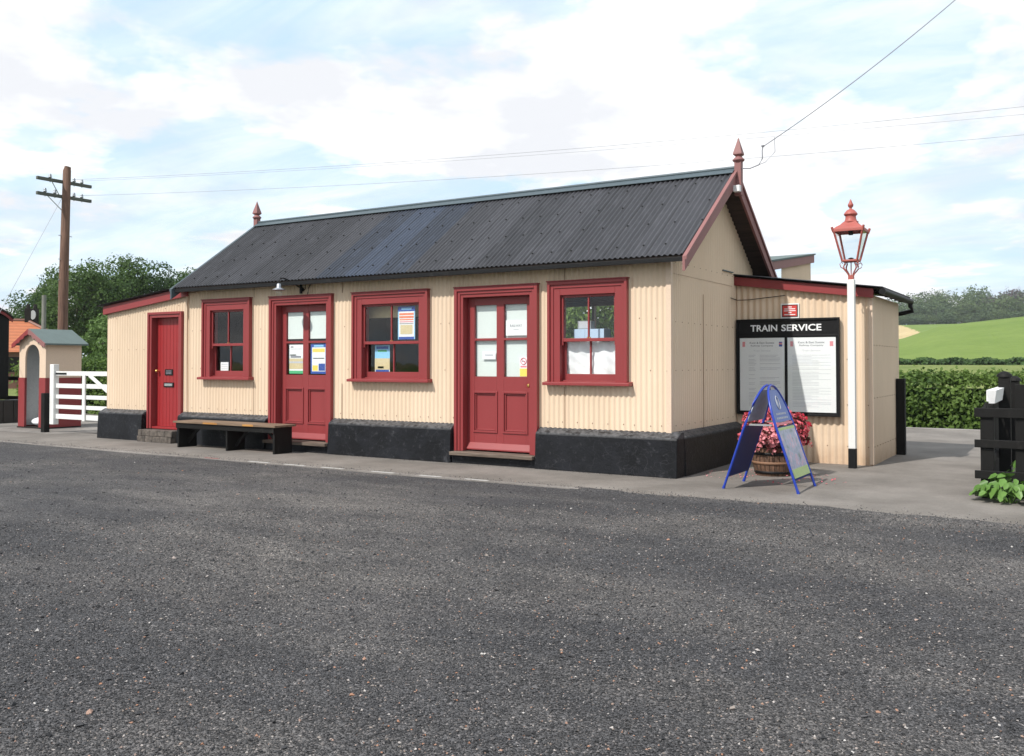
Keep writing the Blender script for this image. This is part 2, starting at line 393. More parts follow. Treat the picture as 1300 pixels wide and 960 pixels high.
# ------------------------------------------------------------------ corrugated sheet
def corr(mb, s0, s1, place, zb, zt, pitch=.076, amp=.009, holes=(), phase=0, per=8):
    """place(s, off, z) -> point; zb, zt functions of s or numbers"""
    fb = zb if callable(zb) else (lambda s: zb); ft = zt if callable(zt) else (lambda s: zt)
    ss = set(np.round(np.arange(s0, s1, pitch/per), 5)) | {s0, s1}
    for h in holes: ss |= {h[0], h[1]}
    ss = sorted(x for x in ss if s0 <= x <= s1)
    idx = {}
    def vid(s, z, vs):
        k = (round(s, 5), round(z, 4))
        if k not in idx:
            idx[k] = len(vs); vs.append(place(s, amp*sin(2*pi*(s/pitch)+phase), z))
        return idx[k]
    vs = []; fs = []
    for a, b in zip(ss, ss[1:]):
        if b-a < 1e-4: continue
        m = (a+b)/2; iv = [(fb, ft)]
        hs = sorted([h for h in holes if h[0] < m < h[1]], key=lambda h: h[2])
        cur = fb
        segs = []
        for h in hs:
            if h[2] > fb(m)+1e-4: segs.append((cur, (lambda z: (lambda s: z))(h[2])))
            cur = (lambda z: (lambda s: z))(h[3])
        if ft(m) > cur(m): segs.append((cur, ft))
        for lo, hi in segs:
            if hi(m)-lo(m) < 1e-3: continue
            fs.append((vid(a, lo(a), vs), vid(b, lo(b), vs), vid(b, hi(b), vs), vid(a, hi(a), vs)))
    mb.add(vs, fs, 0, True)

# ------------------------------------------------------------------ station building
WY, WX, BX, LX = 10.96, -4.42, -13.72, -16.08     # front wall, gable wall, main left end, lean-to end
EY, EZ, RY, RZ = 10.70, 2.80, 12.70, 4.19         # eave and ridge
RX0, RX1 = -13.80, -4.14
BK = 14.44
slope = (RZ-EZ)/(RY-EY)
def rz(y): return EZ+slope*(y-EY) if y <= RY else RZ-slope*(y-RY)
B = thing('station_building', (-9.1, 12.7, 0), 'cream corrugated iron station building with maroon doors and windows and black ridged roof', 'building')
W1, W2, W3 = (-13.27, -12.05, 1.20, 2.56), (-9.74, -8.245, 1.20, 2.545), (-6.19, -4.995, 1.19, 2.555)
D1, D2, D0 = (-11.58, -10.17, .18, 2.55), (-7.755, -6.35, .18, 2.54), (-14.80, -13.83, .25, 2.39)
cut = .04
holes = [(w[0]+cut, w[1]-cut, w[2]-.02, w[3]-cut) for w in (W1, W2, W3)]+[(d[0]+cut, d[1]-cut, -1, d[3]-cut) for d in (D1, D2)]
mb = MB()
corr(mb, BX, WX, lambda s, o, z: (s, WY-o, z), .50, rz(WY)-.07, holes=holes)
for z in (.64, 1.35, 2.03):
    s = BX+.1
    while s < WX-.05:
        if not any(h[0]-.1 < s < h[1]+.1 and h[2]-.1 < z < h[3]+.08 for h in holes):
            k = round((s/.076)-.25)*.076+.019
            mb.stud((k, WY-.0095, z+random.uniform(-.006, .006)), (0, -1, 0), .008)
        s += .228 if random.random() < .7 else .152
for s in (-5.95, -9.99, -12.0):      # sheet laps
    for z0, z1 in ((.52, 1.12), (2.57, 2.78)): mb.box(s, s+.003, WY-.013, WY-.004, z0, z1, 1)
mb.obj('front_wall', ['cream', 'rust'], B, fixn=False)
mb = MB()   # gable
corr(mb, WY, BK, lambda s, o, z: (WX+o, s, z), .50, lambda y: rz(y)-.075, amp=.011)
for z in (.64, 1.35, 1.98, 2.75):
    y = WY+.1
    while y < 13.5:
        mb.stud((WX+.0085, round(y/.076)*.076+.019, z), (1, 0, 0), .008); y += .228
mb.box(WX+.004, WX+.0098, 12.15, 12.153, .52, 2.4, 1); mb.box(WX+.004, WX+.0095, 11.0, 13.4, 2.60, 2.603, 1)
mb.obj('gable_wall', ['cream', 'rust'], B, fixn=False)
mb = MB(); corr(mb, WY, BK, lambda s, o, z: (BX-o, s, z), .2, lambda y: rz(y)-.075)
mb.obj('gable_wall', ['cream'], B, fixn=False)
RW = (-7.9, -6.6, 1.35, 2.45)
mb = MB(); corr(mb, BX, WX, lambda s, o, z: (s, BK+o, z), .0, rz(BK)-.07, holes=[RW])
mb.obj('rear_wall', ['cream'], B, fixn=False)
mb = MB()
mb.box(RW[0]-.08, RW[1]+.08, BK-.06, BK+.04, RW[2]-.08, RW[2]); mb.box(RW[0]-.08, RW[1]+.08, BK-.06, BK+.04, RW[3], RW[3]+.08)
for x in (RW[0]-.08, RW[1], (RW[0]+RW[1])/2-.02): mb.box(x, x+(.08 if x != (RW[0]+RW[1])/2-.02 else .04), BK-.055, BK+.035, RW[2], RW[3])
mb.obj('rear_window_frame', ['red'], B)

# corner strips and lead-in conduit
mb = MB(); mb.box(WX-.055, WX+.014, WY-.014, WY-.0105, .52, 2.88); mb.box(WX+.0105, WX+.014, WY-.0104, WY+.05, .52, 2.88)
mb.obj('corner_trim', ['cream2'], B)
mb = MB(); mb.tube([(BX+.02, WY-.03, .56), (BX+.02, WY-.03, 2.66), (BX+.08, WY-.03, 2.70), (BX+.3, WY-.03, 2.71)], .014, 8)
mb.obj('conduit', ['cream2'], B)

# interior
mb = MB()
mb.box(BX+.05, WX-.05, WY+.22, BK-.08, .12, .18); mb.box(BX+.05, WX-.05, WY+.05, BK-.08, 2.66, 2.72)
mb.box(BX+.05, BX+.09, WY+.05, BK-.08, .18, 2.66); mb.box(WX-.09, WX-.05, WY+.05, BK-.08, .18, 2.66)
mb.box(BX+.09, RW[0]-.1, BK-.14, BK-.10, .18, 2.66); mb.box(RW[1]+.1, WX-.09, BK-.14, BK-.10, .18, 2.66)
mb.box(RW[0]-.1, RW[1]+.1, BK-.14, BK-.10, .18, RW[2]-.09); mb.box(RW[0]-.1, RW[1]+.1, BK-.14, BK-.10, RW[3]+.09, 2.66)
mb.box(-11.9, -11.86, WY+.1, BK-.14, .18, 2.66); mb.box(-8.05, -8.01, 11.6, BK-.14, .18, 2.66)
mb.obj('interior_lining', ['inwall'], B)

# roof
def roof_sheet(front):
    L = hypot(RY-EY, RZ-EZ); uy, uz = (RY-EY)/L, (RZ-EZ)/L; sg = 1 if front else -1
    e0 = EY if front else 2*RY-EY
    mbs = MB(); amp, p = .0115, .076
    xs = np.arange(RX0, RX1+1e-6, p/8); vs = []; fs = []; ms = []
    for x in xs:
        o = amp*sin(2*pi*x/p)
        for t in (0, L-.01):
            vs.append((x, e0+sg*(uy*t)-sg*uz*o, EZ+uz*t+uy*o))
    for i in range(len(xs)-1):
        fs.append((2*i, 2*i+2, 2*i+3, 2*i+1)); ms.append(1 if front and -10.336 < xs[i] < -8.512 else 0)
    mbs.add(vs, fs, 0, True); mbs.m = ms[:]
    if front:
        for k, t in enumerate((.28, .9, 1.5, 2.1)):
            x = RX0+.25+(.15 if k % 2 else 0)
            while x < RX1-.05:
                xx = round(x/p)*p+p/4
                mbs.stud((xx, e0+uy*t-uz*amp, EZ+uz*t+uy*amp), (0, -uz, uy), .016, 2); x += random.choice([.304, .304, .38])
        for k in range(1, 16):
            x = RX0+k*.608+.03
            if x < RX1-.1: mbs.bar((x, e0+.01-uz*.012, EZ+.006+uy*.012), (x, RY-.09-uz*.012, RZ-.063+uy*.012), .004, .004, mi=2)
    return mbs.obj('roof', ['roof', 'roofblue', 'bolt'], B, fixn=False)
rf = roof_sheet(True); rb = roof_sheet(False)
mb = MB()   # roll-top ridge cap with flaps
for sg in (-1, 1):
    y0, z0 = RY, RZ+.035; y1, z1 = RY+sg*.12, RZ+.035-slope*.12
    mb.hexa([(RX0-.02, y0, z0), (RX1+.01, y0, z0), (RX1+.01, y1, z1), (RX0-.02, y1, z1)], [(RX0-.02, y0, z0+.008), (RX1+.01, y0, z0+.008), (RX1+.01, y1, z1+.008), (RX0-.02, y1, z1+.008)])
mb.tube([(RX0-.02, RY, RZ+.045), (RX1+.01, RY, RZ+.045)], .025, 10)
mb.obj('ridge_cap', ['ridge'], rf)
mb = MB()   # dark roof boarding seen under the verge
for sg in (-1, 1):
    ye, yr = RY+sg*(RY-EY-.03), RY
    ze, zr2 = EZ+.02-.03, RZ-.03
    mb.hexa([(RX0+.03, ye, ze-.035), (RX1-.012, ye, ze-.035), (RX1-.012, yr, zr2-.035), (RX0+.03, yr, zr2-.035)],
            [(RX0+.03, ye, ze), (RX1-.012, ye, ze), (RX1-.012, yr, zr2), (RX0+.03, yr, zr2)])
mb.obj('roof_boarding', [wood('soffit_wood', (.035, .025, .022), (.075, .05, .042), .8, 0)], B)
mb = MB(); mb.box(RX0+.02, RX1-.02, EY+.012, EY+.04, EZ-.085, EZ-.03); mb.obj('eaves_board', ['black'], B, .004)
mb = MB(); mb.box(RX0+.02, RX1-.02, 2*RY-EY-.04, 2*RY-EY-.012, EZ-.085, EZ-.03); mb.obj('eaves_board', ['black'], B, .004)
# bargeboards
for X, xo in ((RX1, .035), (RX0, -.035)):
    for sg in (-1, 1):
        ye = RY+sg*(RY-EY+.04); zt = EZ-.03
        mb = MB(); w = .215
        poly = [(ye, zt-w+.03), (ye, zt), (RY+sg*.012, RZ+.012), (RY+sg*.012, RZ+.012-w)]
        mb.prism(poly, 0, X, X+xo)
        poly2 = [(ye, zt-.045), (ye, zt+.004), (RY+sg*.012, RZ+.016), (RY+sg*.012, RZ-.033)]
        mb.prism(poly2, 0, X+xo, X+xo*1.6)
        mb.obj('bargeboard', ['barge' if X > -10 else 'ridge'], B, .003)
def finial(x):
    mb = MB(); c = (x, RY, 0)
    mb.box(x-.048, x+.048, RY-.048, RY+.048, RZ-.36, RZ+.13)
    mb.lathe([(.05, 0), (.085, .035), (.085, .05), (.05, .085), (.03, .10), (.045, .115)], (x, RY, RZ+.105), 12, rot=pi/4)
    mb.lathe([(.045, 0), (.092, .03), (.088, .05), (.004, .275)], (x, RY, RZ+.195), 4, smooth=False, rot=pi/4)
    return mb.obj('finial', ['barge'], B, .003)
finial(RX1+.06); finial(RX0-.05)
mb = MB(); mb.box(RX1+.035, RX1+.13, RY-.18, RY-.10, RZ-.33, RZ-.24); mb.obj('junction_box', ['whitestone'], B, .005)

# plinths
def plinth(x0, x1, name='plinth'):
    mb = MB(); mb.prism([(10.80, 0), (10.822, .47), (10.835, .50), (10.965, .565), (11.08, .565), (11.08, 0)], 0, x0, x1)
    return mb.obj(name, ['plinth'], B, .008)
plinth(-16.16, -14.83); plinth(-13.82, -11.59); plinth(-10.16, -7.765); plinth(-6.34, WX+.14)
mb = MB(); mb.prism([(WX-.1, 0), (WX+.16, 0), (WX+.138, .47), (WX+.125, .50), (WX+.005, .562), (WX-.1, .562)], 1, 11.082, 13.585)
for i, v in enumerate(mb.v): mb.v[i] = (v[0], v[1], v[2])
mb.obj('plinth', ['plinth'], B, .008)
mb = MB(); mb.prism([(LX-.08, 0), (LX-.07, .5), (LX, .56), (LX+.1, .56), (LX+.1, 0)], 1, 11.083, 13.5); mb.obj('plinth', ['plinth'], B, .008)
for d in (D1, D2):
    mb = MB(); mb.box(d[0]+.0, d[1]-.0, 10.84, 11.1, 0, .115); mb.obj('plinth', ['plinth'], B, .006)
    mb = MB(); mb.box(d[0]-.03+.035, d[1]-.005, 10.76, 11.09, .118, .168); mb.obj('step', ['stepwood'], B, .006)
mb = MB()
for k, zz in enumerate((0.0, .112)):
    x = D0[0]+.005; off = .11 if k else 0
    while x < D0[1]-.02:
        w = min(.22-(off if x == D0[0]+.005 else 0), D0[1]-.005-x); mb.box(x, x+w-.008, 10.70+.02*k, 11.05, zz, zz+.106); x += w
mb.obj('step', ['stepbrick'], B, .006)

# windows
def frame_rect(mb, x0, x1, z0, z1, w, y0, y1, bottom=True, mi=0, wb=None, wt=None):
    wb = w if wb is None else wb; wt = w if wt is None else wt
    mb.box(x0, x0+w, y0, y1, z0, z1, mi); mb.box(x1-w, x1, y0, y1, z0, z1, mi)
    mb.box(x0+w, x1-w, y0, y1, z1-wt, z1, mi)
    if bottom: mb.box(x0+w, x1-w, y0, y1, z0, z0+wb, mi)
def window(o, nx=2, label=None):
    x0, x1, z0, z1 = o
    mb = MB()
    frame_rect(mb, x0, x1, z0, z1, .04, WY-.075, WY+.01, False)
    frame_rect(mb, x0+.038, x1-.038, z0, z1-.038, .05, WY-.052, WY+.012, False)
    frame_rect(mb, x0+.086, x1-.086, z0+.002, z1-.086, .098, WY-.04, WY+.02, False)
    mb.box(x0-.012, x1+.012, WY-.085, WY, z1+.001, z1+.018)
    fr = mb.obj('window', ['red'], B, .004)
    if label: fr['label'] = label
    mb = MB(); mb.hexa([(x0-.05, WY-.125, z0-.045), (x1+.05, WY-.125, z0-.045), (x1+.05, WY+.02, z0-.045), (x0-.05, WY+.02, z0-.045)],
                       [(x0-.05, WY-.125, z0-.005), (x1+.05, WY-.125, z0-.005), (x1+.05, WY+.02, z0+.012), (x0-.05, WY+.02, z0+.012)])
    mb.obj('window_sill', ['red'], fr, .005)
    # box behind (jamb linings)
    a0, a1, b0, b1 = x0+.182, x1-.182, z0+.012, z1-.182
    mb = MB(); mb.box(a0-.06, a0, WY+.021, WY+.14, b0, b1+.05); mb.box(a1, a1+.06, WY+.021, WY+.14, b0, b1+.05); mb.box(a0, a1, WY+.021, WY+.14, b1, b1+.05); mb.box(a0, a1, WY+.021, WY+.14, b0-.03, b0+.012)
    mb.obj('window_frame', ['red'], fr, .002)
    mid = b0+(b1-b0)*.475
    mb = MB(); frame_rect(mb, a0, a1, mid-.02, b1, .035, WY+.0, WY+.035, True, 0, .045)
    xm = (a0+a1)/2; mb.box(xm-.012, xm+.012, WY+.004, WY+.03, mid+.02, b1-.03)
    for sx in (a0, a1-.03): mb.box(sx, sx+.03, WY+.001, WY+.034, mid-.07, mid-.02)
    mb.obj('sash', ['red'], fr, .003)
    mb = MB(); mb.add([(a0+.03, WY+.018, mid+.02), (a1-.03, WY+.018, mid+.02), (a1-.03, WY+.018, b1-.03), (a0+.03, WY+.018, b1-.03)], [(0, 1, 2, 3)]); mb.obj('pane', ['glass'], fr)
    mb = MB(); frame_rect(mb, a0, a1, b0+.012, mid+.025, .045, WY+.06, WY+.095, True, 0, .085)
    mb.box(xm-.012, xm+.012, WY+.064, WY+.09, b0+.09, mid-.01)
    mb.obj('sash', ['red'], fr, .003)
    mb = MB(); mb.add([(a0+.04, WY+.078, b0+.09), (a1-.04, WY+.078, b0+.09), (a1-.04, WY+.078, mid-.01), (a0+.04, WY+.078, mid-.01)], [(0, 1, 2, 3)]); mb.obj('pane', ['glass'], fr)
    mb = MB(); mb.box(xm-.025, xm+.025, WY+.005, WY+.03, mid+.026, mid+.04); mb.obj('sash_catch', ['brass'], fr)
    return a0, a1, b0, b1, mid, xm
g1 = window(W1, label='narrow maroon sash window between the plank door and the posters door')
g2 = window(W2, label='wide maroon sash window with two colourful posters')
g3 = window(W3, label='maroon sash window with white curtain across its lower half')

# panelled doors
def door(o, label, knob=False):
    x0, x1, z0, z1 = o
    mb = MB()
    frame_rect(mb, x0, x1, z0-.01, z1, .05, WY-.075, WY+.01, False)
    frame_rect(mb, x0+.048, x1-.048, z0-.01, z1-.048, .045, WY-.055, WY+.012, False)
    frame_rect(mb, x0+.09, x1-.09, z0-.01, z1-.09, .05, WY-.04, WY+.16, False)
    mb.box(x0-.012, x1+.012, WY-.085, WY, z1+.001, z1+.018)
    mb.obj('door_frame', ['red'], B, .004)
    a0, a1, b0, b1 = x0+.142, x1-.142, z0+.0, z1-.142
    Y0, Y1 = WY+.085, WY+.13
    st, ct = .115, .125; xm = (a0+a1)/2
    gz0, gz1, gb = 1.25, b1-.11, .035
    gm = (gz0+gz1)/2+.02
    mb = MB()
    mb.box(a0, a0+st, Y0, Y1, b0, b1); mb.box(a1-st, a1, Y0, Y1, b0, b1); mb.box(xm-ct/2, xm+ct/2, Y0, Y1, b0, b1)
    for c0, c1 in ((a0+st, xm-ct/2), (xm+ct/2, a1-st)):
        mb.box(c0, c1, Y0+.001, Y1, gz1, b1); mb.box(c0, c1, Y0+.001, Y1, gm-gb/2, gm+gb/2); mb.box(c0, c1, Y0+.001, Y1, 1.02, gz0); mb.box(c0, c1, Y0+.001, Y1, b0, .46)
        mb.box(c0, c1, Y0+.022, Y1-.005, .46, 1.02)
        # raised moulding round each lower panel, lapping the stiles
        frame_rect(mb, c0-.02, c1+.02, .44, 1.04, .028, Y0-.014, Y0+.022)
        frame_rect(mb, c0+.012, c1-.012, .472, 1.008, .018, Y0+.004, Y0+.024)
    lf = mb.obj('door', ['red'], B, .003); lf['label'] = label
    mb = MB(); mb.prism([(Y0-.055, b0+.012), (Y0-.055, b0+.03), (Y0-.001, b0+.115), (Y0-.001, b0+.012)], 0, a0+.004, a1-.004); mb.obj('weather_board', ['red'], lf, .003)
    for c0, c1 in ((a0+st, xm-ct/2), (xm+ct/2, a1-st)):
        for q0, q1 in ((gz0, gm-gb/2), (gm+gb/2, gz1)):
            mb = MB(); mb.add([(c0, Y0+.02, q0), (c1, Y0+.02, q0), (c1, Y0+.02, q1), (c0, Y0+.02, q1)], [(0, 1, 2, 3)]); mb.obj('pane', ['glass'], lf)
    if knob:
        mb = MB(); X = a1-st*.45
        mb.tube([(X, Y0, 1.13), (X, Y0-.035, 1.13)], .01, 8); mb.tube([(X, Y0-.035, 1.13), (X, Y0-.045, 1.13), (X, Y0-.065, 1.13), (X, Y0-.075, 1.13)], [.018, .028, .027, .012], 12)
        mb.obj('knob', ['brass'], lf)
    return a0, a1, xm, gz0, gz1, gm, Y0, st, ct
d1 = door(D1, 'maroon half glazed double panel door with posters in its lower panes')
d2 = door(D2, 'maroon half glazed panel door with pale blinds and a small round warning sign', True)

# plank door of the left lean-to
x0, x1, z0, z1 = D0
mb = MB(); frame_rect(mb, x0, x1, z0-.02, z1, .045, WY-.06, WY+.01, False); frame_rect(mb, x0+.043, x1-.043, z0-.02, z1-.043, .06, WY-.04, WY+.15, False)
mb.obj('door_frame', ['red'], B, .004)
a0, a1, b1 = x0+.105, x1-.105, z1-.105
mb = MB(); nb = 8; w = (a1-a0)/nb
for k in range(nb): mb.box(a0+k*w+.002, a0+(k+1)*w-.002, WY+.08, WY+.11, z0+.02, b1)
mb.box(a0, a1, WY+.105, WY+.12, z0+.02, b1)
pd = mb.obj('door', ['redbright'], B, .003); pd['label'] = 'bright red plank door with brass knob and letterbox'
mb = MB(); mb.box(a0, a1, WY-.02, WY+.079, z0-.02, z0+.018); mb.obj('threshold', ['redbright'], pd, .003)
mb = MB(); X = a0+.07; mb.tube([(X, WY+.08, 1.30), (X, WY+.04, 1.30)], .012, 8); mb.tube([(X, WY+.045, 1.30), (X, WY+.03, 1.30), (X, WY+.012, 1.30), (X, WY+.0, 1.30)], [.02, .03, .028, .012], 12); mb.obj('knob', ['brass'], pd)
mb = MB(); mb.box(a0+.25, a0+.47, WY+.068, WY+.08, 1.22, 1.33); 
for k in range(3): mb.box(a0+.28, a0+.44, WY+.0665, WY+.068, 1.245+k*.025, 1.255+k*.025, 1)
mb.obj('door_plate', ['black', 'ink'], pd, .002)
mb = MB(); mb.box(a0+.22, a0+.50, WY+.066, WY+.08, 1.00, 1.085); mb.box(a0+.25, a0+.47, WY+.060, WY+.066, 1.02, 1.065, 1); mb.obj('letterbox', ['black', 'silver'], pd, .002)

# left lean-to
def lz(x): return 2.70-(BX-x)*(2.70-2.44)/(BX-LX)
mb = MB(); corr(mb, LX, BX-.001, lambda s, o, z: (s, WY-o, z), .5, lambda s: lz(s)-.03, holes=[(D0[0]+cut, D0[1]-cut, -1, D0[3]-cut)])
for z in (.64, 1.70):
    for x in (-15.95, -15.7, -15.45, -15.2, -15.0): mb.stud((round(x/.076)*.076+.019, WY-.0095, z), (0, -1, 0), .008)
for x in (-15.8, -15.4, -15.0, -14.4, -14.0): mb.stud((round(x/.076)*.076+.019, WY-.0095, lz(x)-.17), (0, -1, 0), .008)
mb.obj('lean_to_wall', ['cream', 'rust'], B, fixn=False)
mb = MB(); corr(mb, WY, 13.4, lambda s, o, z: (LX-o, s, z), .5, lz(LX)-.03); corr(mb, LX, BX, lambda s, o, z: (s, 13.4+o, z), 0, lambda s: lz(s)-.03)
mb.obj('lean_to_wall', ['cream'], B, fixn=False)
mb = MB(); xa, xb = LX-.03, BX+.06
mb.prism([(xa, lz(xa)-.05), (xb, lz(xb)-.05), (xb, lz(xb)+.11), (xa, lz(xa)+.11)], 1, WY-.075, WY-.035)
mb.obj('fascia', ['red'], B, .004)
mb = MB(); mb.box(xa-.03, xa-.001, WY-.07, 13.4, lz(xa)-.05, lz(xa)+.10); mb.obj('fascia', ['red'], B, .004)
mb = MB()
corr(mb, WY-.14, 13.5, lambda s, o, z: (z, s, lz(z)+.135+o), LX-.16, BX+.0, amp=.011)
corr(mb, WY-.13, 13.5, lambda s, o, z: (z, s, lz(z)+.120), LX-.15, BX+.0, amp=.0)
mb.box(BX+.001, BX+.16, WY-.16, WY-.04, 2.84-.05, 2.84-.03)
mb.obj('lean_to_roof', ['roof'], B, fixn=False)

# right lean-to
LY, SX, LB = 13.60, -2.468, 15.86
def rzl(x): return 2.70-(x-WX)*(2.70-2.44)/(SX-WX)
mb = MB(); corr(mb, WX, SX, lambda s, o, z: (s, LY-o, z), .0, lambda s: rzl(s)-.03, pitch=.094, amp=.012)
for z in (.26, .85, 1.5):
    for k in range(2, 21, 3): mb.stud((WX+k*.094+.02, LY-.0125, z), (0, -1, 0), .008)
mb.obj('lean_to_wall', ['cream', 'rust'], B, fixn=False)
mb = MB(); corr(mb, LY, LB, lambda s, o, z: (SX+o, s, z), .0, rzl(SX)-.03, amp=.006)
for z in (.26, .95, 1.7):
    y = LY+.1
    while y < LB-.1: mb.stud((SX+.008, y, z), (1, 0, 0), .009); y += .21
mb.obj('lean_to_wall', ['cream', 'rust'], B, fixn=False)
mb = MB(); mb.box(SX-.035, SX+.014, LY-.018, LY-.0145, .02, 2.42); mb.box(SX+.0105, SX+.014, LY-.0144, LY+.06, .02, 2.42); mb.obj('corner_trim', ['cream2'], B)
mb = MB(); corr(mb, WX, SX, lambda s, o, z: (s, LB+o, z), .0, lambda s: rzl(s)-.03); corr(mb, BK, LB, lambda s, o, z: (WX-.0, s, z), 0, 2.7); mb.obj('lean_to_wall', ['cream'], B, fixn=False)
mb = MB(); xa, xb = WX-.2, SX+.04
mb.prism([(xa, rzl(xa)-.075), (xb, rzl(xb)-.075), (xb, rzl(xb)+.055), (xa, rzl(xa)+.055)], 1, LY-.09, LY-.045)
xa = WX+.02
mb.obj('fascia', ['red'], B, .004)
mb = MB()
corr(mb, LY-.15, LB+.1, lambda s, o, z: (z, s, rzl(z)+.085+o), WX+.0, SX+.17, amp=.011)
corr(mb, LY-.14, LB+.1, lambda s, o, z: (z, s, rzl(z)+.068), WX+.0, SX+.15, amp=.0)
for k in range(6): mb.bar((SX+.02, LY+.1+k*.42, rzl(SX)+.02), (SX+.2, LY+.1+k*.42, rzl(SX+.2)+.025), .04, .06, mi=1)
mb.obj('lean_to_roof', ['roof', 'tarblack'], B, fixn=False)
mb = MB()   # gutter and elbow
mb.tube([(SX+.17, LY-.15, 2.445), (SX+.17, LB+.14, 2.44)], .045, 10)
mb.tube([(SX+.17, LB+.08, 2.43), (SX+.17, LB+.08, 2.36), (SX+.2, LB+.09, 2.29), (SX+.02, LB+.1, 2.25), (SX-.2, LB+.1, 2.2), (SX-.26, LB+.1, 2.1), (SX-.26, LB+.1, .1)], .036, 10)
mb.obj('gutter', ['black'], B)
mb = MB(); mb.tube([(WX+.02, LY-.3, 2.42), (WX+.03, LY-.04, 2.40), (WX+.2, LY-.035, 2.40), (WX+.75, LY-.035, 2.445)], .006, 6); mb.obj('wall_cable', ['dark'], B)
mb = MB(); mb.box(WX+.004, WX+.03, 12.95, 13.4, 2.80, 2.815); mb.obj('roof_flashing', ['ridge'], B)

# ------------------------------------------------------------------ things in and on the windows
def poster(name, label, x0, x1, z0, z1, Y, items, cat='poster', base='paper', bend=0):
    mb = MB(); mb.box(x0, x1, Y, Y+.002, z0, z1)
    W_, H_ = x1-x0, z1-z0; mats = [base]
    for k, it in enumerate(items):
        u0, u1, v0, v1, m = it
        if m not in mats: mats.append(m)
        y = Y-.0008*(k % 4+1)
        mb.add([(x0+u0*W_, y, z0+v0*H_), (x0+u1*W_, y, z0+v0*H_), (x0+u1*W_, y, z0+v1*H_), (x0+u0*W_, y, z0+v1*H_)], [(0, 1, 2, 3)], mats.index(m))
    o = mb.obj(name, mats, None)
    c = Vector(((x0+x1)/2, Y, z0)); o.data.transform(Matrix.Translation(-c)); o.location = c
    return tag(o, label, cat)
Yd = d1[6]+.024
ca, cb = d1[0]+d1[7], d1[2]-d1[8]/2; cc, cd = d1[2]+d1[8]/2, d1[1]-d1[7]
poster('poster', 'pale landscape poster with green foot in left lower pane of the bench side door', ca+.05, cb-.02, d1[3]+.02, d1[5]-.04, Yd,
       [(0, 1, .55, 1, 'paper'), (0, 1, .16, .52, 'sand_print'), (.1, .85, .55, .61, 'ink'), (0, 1, .36, .42, 'inkl'), (.05, .5, .62, .66, 'lime'), (0, 1, 0, .1, 'green'), (.1, .9, .84, .86, 'inkl'), (.1, .3, .9, .94, 'ink')])
poster('poster', 'blue edged yellow and white event poster in right lower pane of the bench side door', cc+.03, cd-.0, d1[3]+.02, d1[5]-.03, Yd,
       [(0, 1, 0, 1, 'blue_print'), (.08, .92, .08, .88, 'paper'), (.2, .8, .9, .96, 'sky_print'), (.12, .88, .72, .84, 'yellow'), (.15, .8, .6, .66, 'pink'), (.15, .85, .5, .53, 'inkl'), (.12, .45, .1, .28, 'yellow'), (.5, .9, .1, .34, 'blue_print'), (.3, .7, .36, .46, 'green')])
for q0, q1, lab in ((ca+.0, cb, 'pale blind behind the left upper pane of the bench side door'), (cc, cd, 'pale blind behind the right upper pane of the bench side door')):
    o = poster('blind', lab, q0+.005, q1-.005, d1[5]+.055, d1[4]-.005, Yd+.01, [], 'blind', 'blind'); o['group'] = 'pale blinds behind door panes'
ca, cb = d2[0]+d2[7], d2[2]-d2[8]/2; cc, cd = d2[2]+d2[8]/2, d2[1]-d2[7]
for q0, q1, lab in ((ca, cb, 'long pale blind behind the left panes of the door with the warning sign'), (cc, cd, 'long pale blind behind the right panes of the door with the warning sign')):
    o = poster('blind', lab, q0+.002, q1-.002, d2[3]+.003, d2[4]-.003, Yd+.03, [], 'blind', 'blind'); o['group'] = 'pale blinds behind door panes'
poster('notice', 'small white slip notice low in the left pane of the right hand door', cb-.26, cb-.03, 1.50, 1.62, Yd, [(.2, .8, .4, .6, 'inkl')], 'notice')
n_ = poster('notice', 'white paper notice reading RAILWAY in the right pane of the right hand door', cc+.02, cd-.01, d2[5]+.05, d2[5]+.27, Yd, [], 'notice')
mb = MB(); xm_ = (cc+cd)/2; zz = d2[5]+.19
text_on(mb, 'RAILWAY', lambda x, y: (xm_+x, Yd-.002, zz+y), w=.2, h=.038)
mb.obj('lettering', ['ink'], n_); mb = MB(); mb.box(xm_-.045, xm_+.045, Yd-.002, Yd-.001, zz-.06, zz-.05); mb.obj('print', ['inkl'], n_)
# warning sticker
sg = thing('warning_sticker', (cd-.06, d2[6]+.012, 1.28), 'round red no smoking sign over a yellow label stuck to the right hand door glass', 'sign')
Ys = d2[6]+.014; xs_ = cd-.062
mb = MB(); mb.box(cd-.125, cd-.0, Ys, Ys+.003, 1.255, 1.53); mb.obj('backing', ['paper'], sg)
mb = MB(); mb.box(cd-.122, cd-.003, Ys-.002, Ys, 1.258, 1.37); mb.obj('yellow_label', ['yellow'], sg)
mb = MB()
ring = [(xs_+.045*cos(t), Ys-.003, 1.475+.045*sin(t)) for t in [k*pi/12 for k in range(25)]]
mb.tube(ring, .006, 6); mb.bar((xs_-.03, Ys-.003, 1.505), (xs_+.03, Ys-.003, 1.445), .009, .003, (0, 1, 0)); mb.box(xs_-.05, xs_+.05, Ys-.002, Ys, 1.385, 1.41)
mb.obj('red_ring', ['pink'], sg)
mb = MB(); mb.box(xs_-.022, xs_+.024, Ys-.004, Ys-.002, 1.468, 1.476); mb.obj('cigarette_mark', ['inkd'], sg)

# window 1 : card, glass cases
a0, a1, b0, b1, mid, xm = g1
poster('notice', 'small white card inside the narrow window beside the plank door', a0+.13, a0+.33, b0+.10, b0+.25, WY+.10, [(.1, .9, .7, .78, 'inkl'), (.1, .9, .45, .5, 'inkl'), (.1, .9, .2, .25, 'inkl')], 'notice')
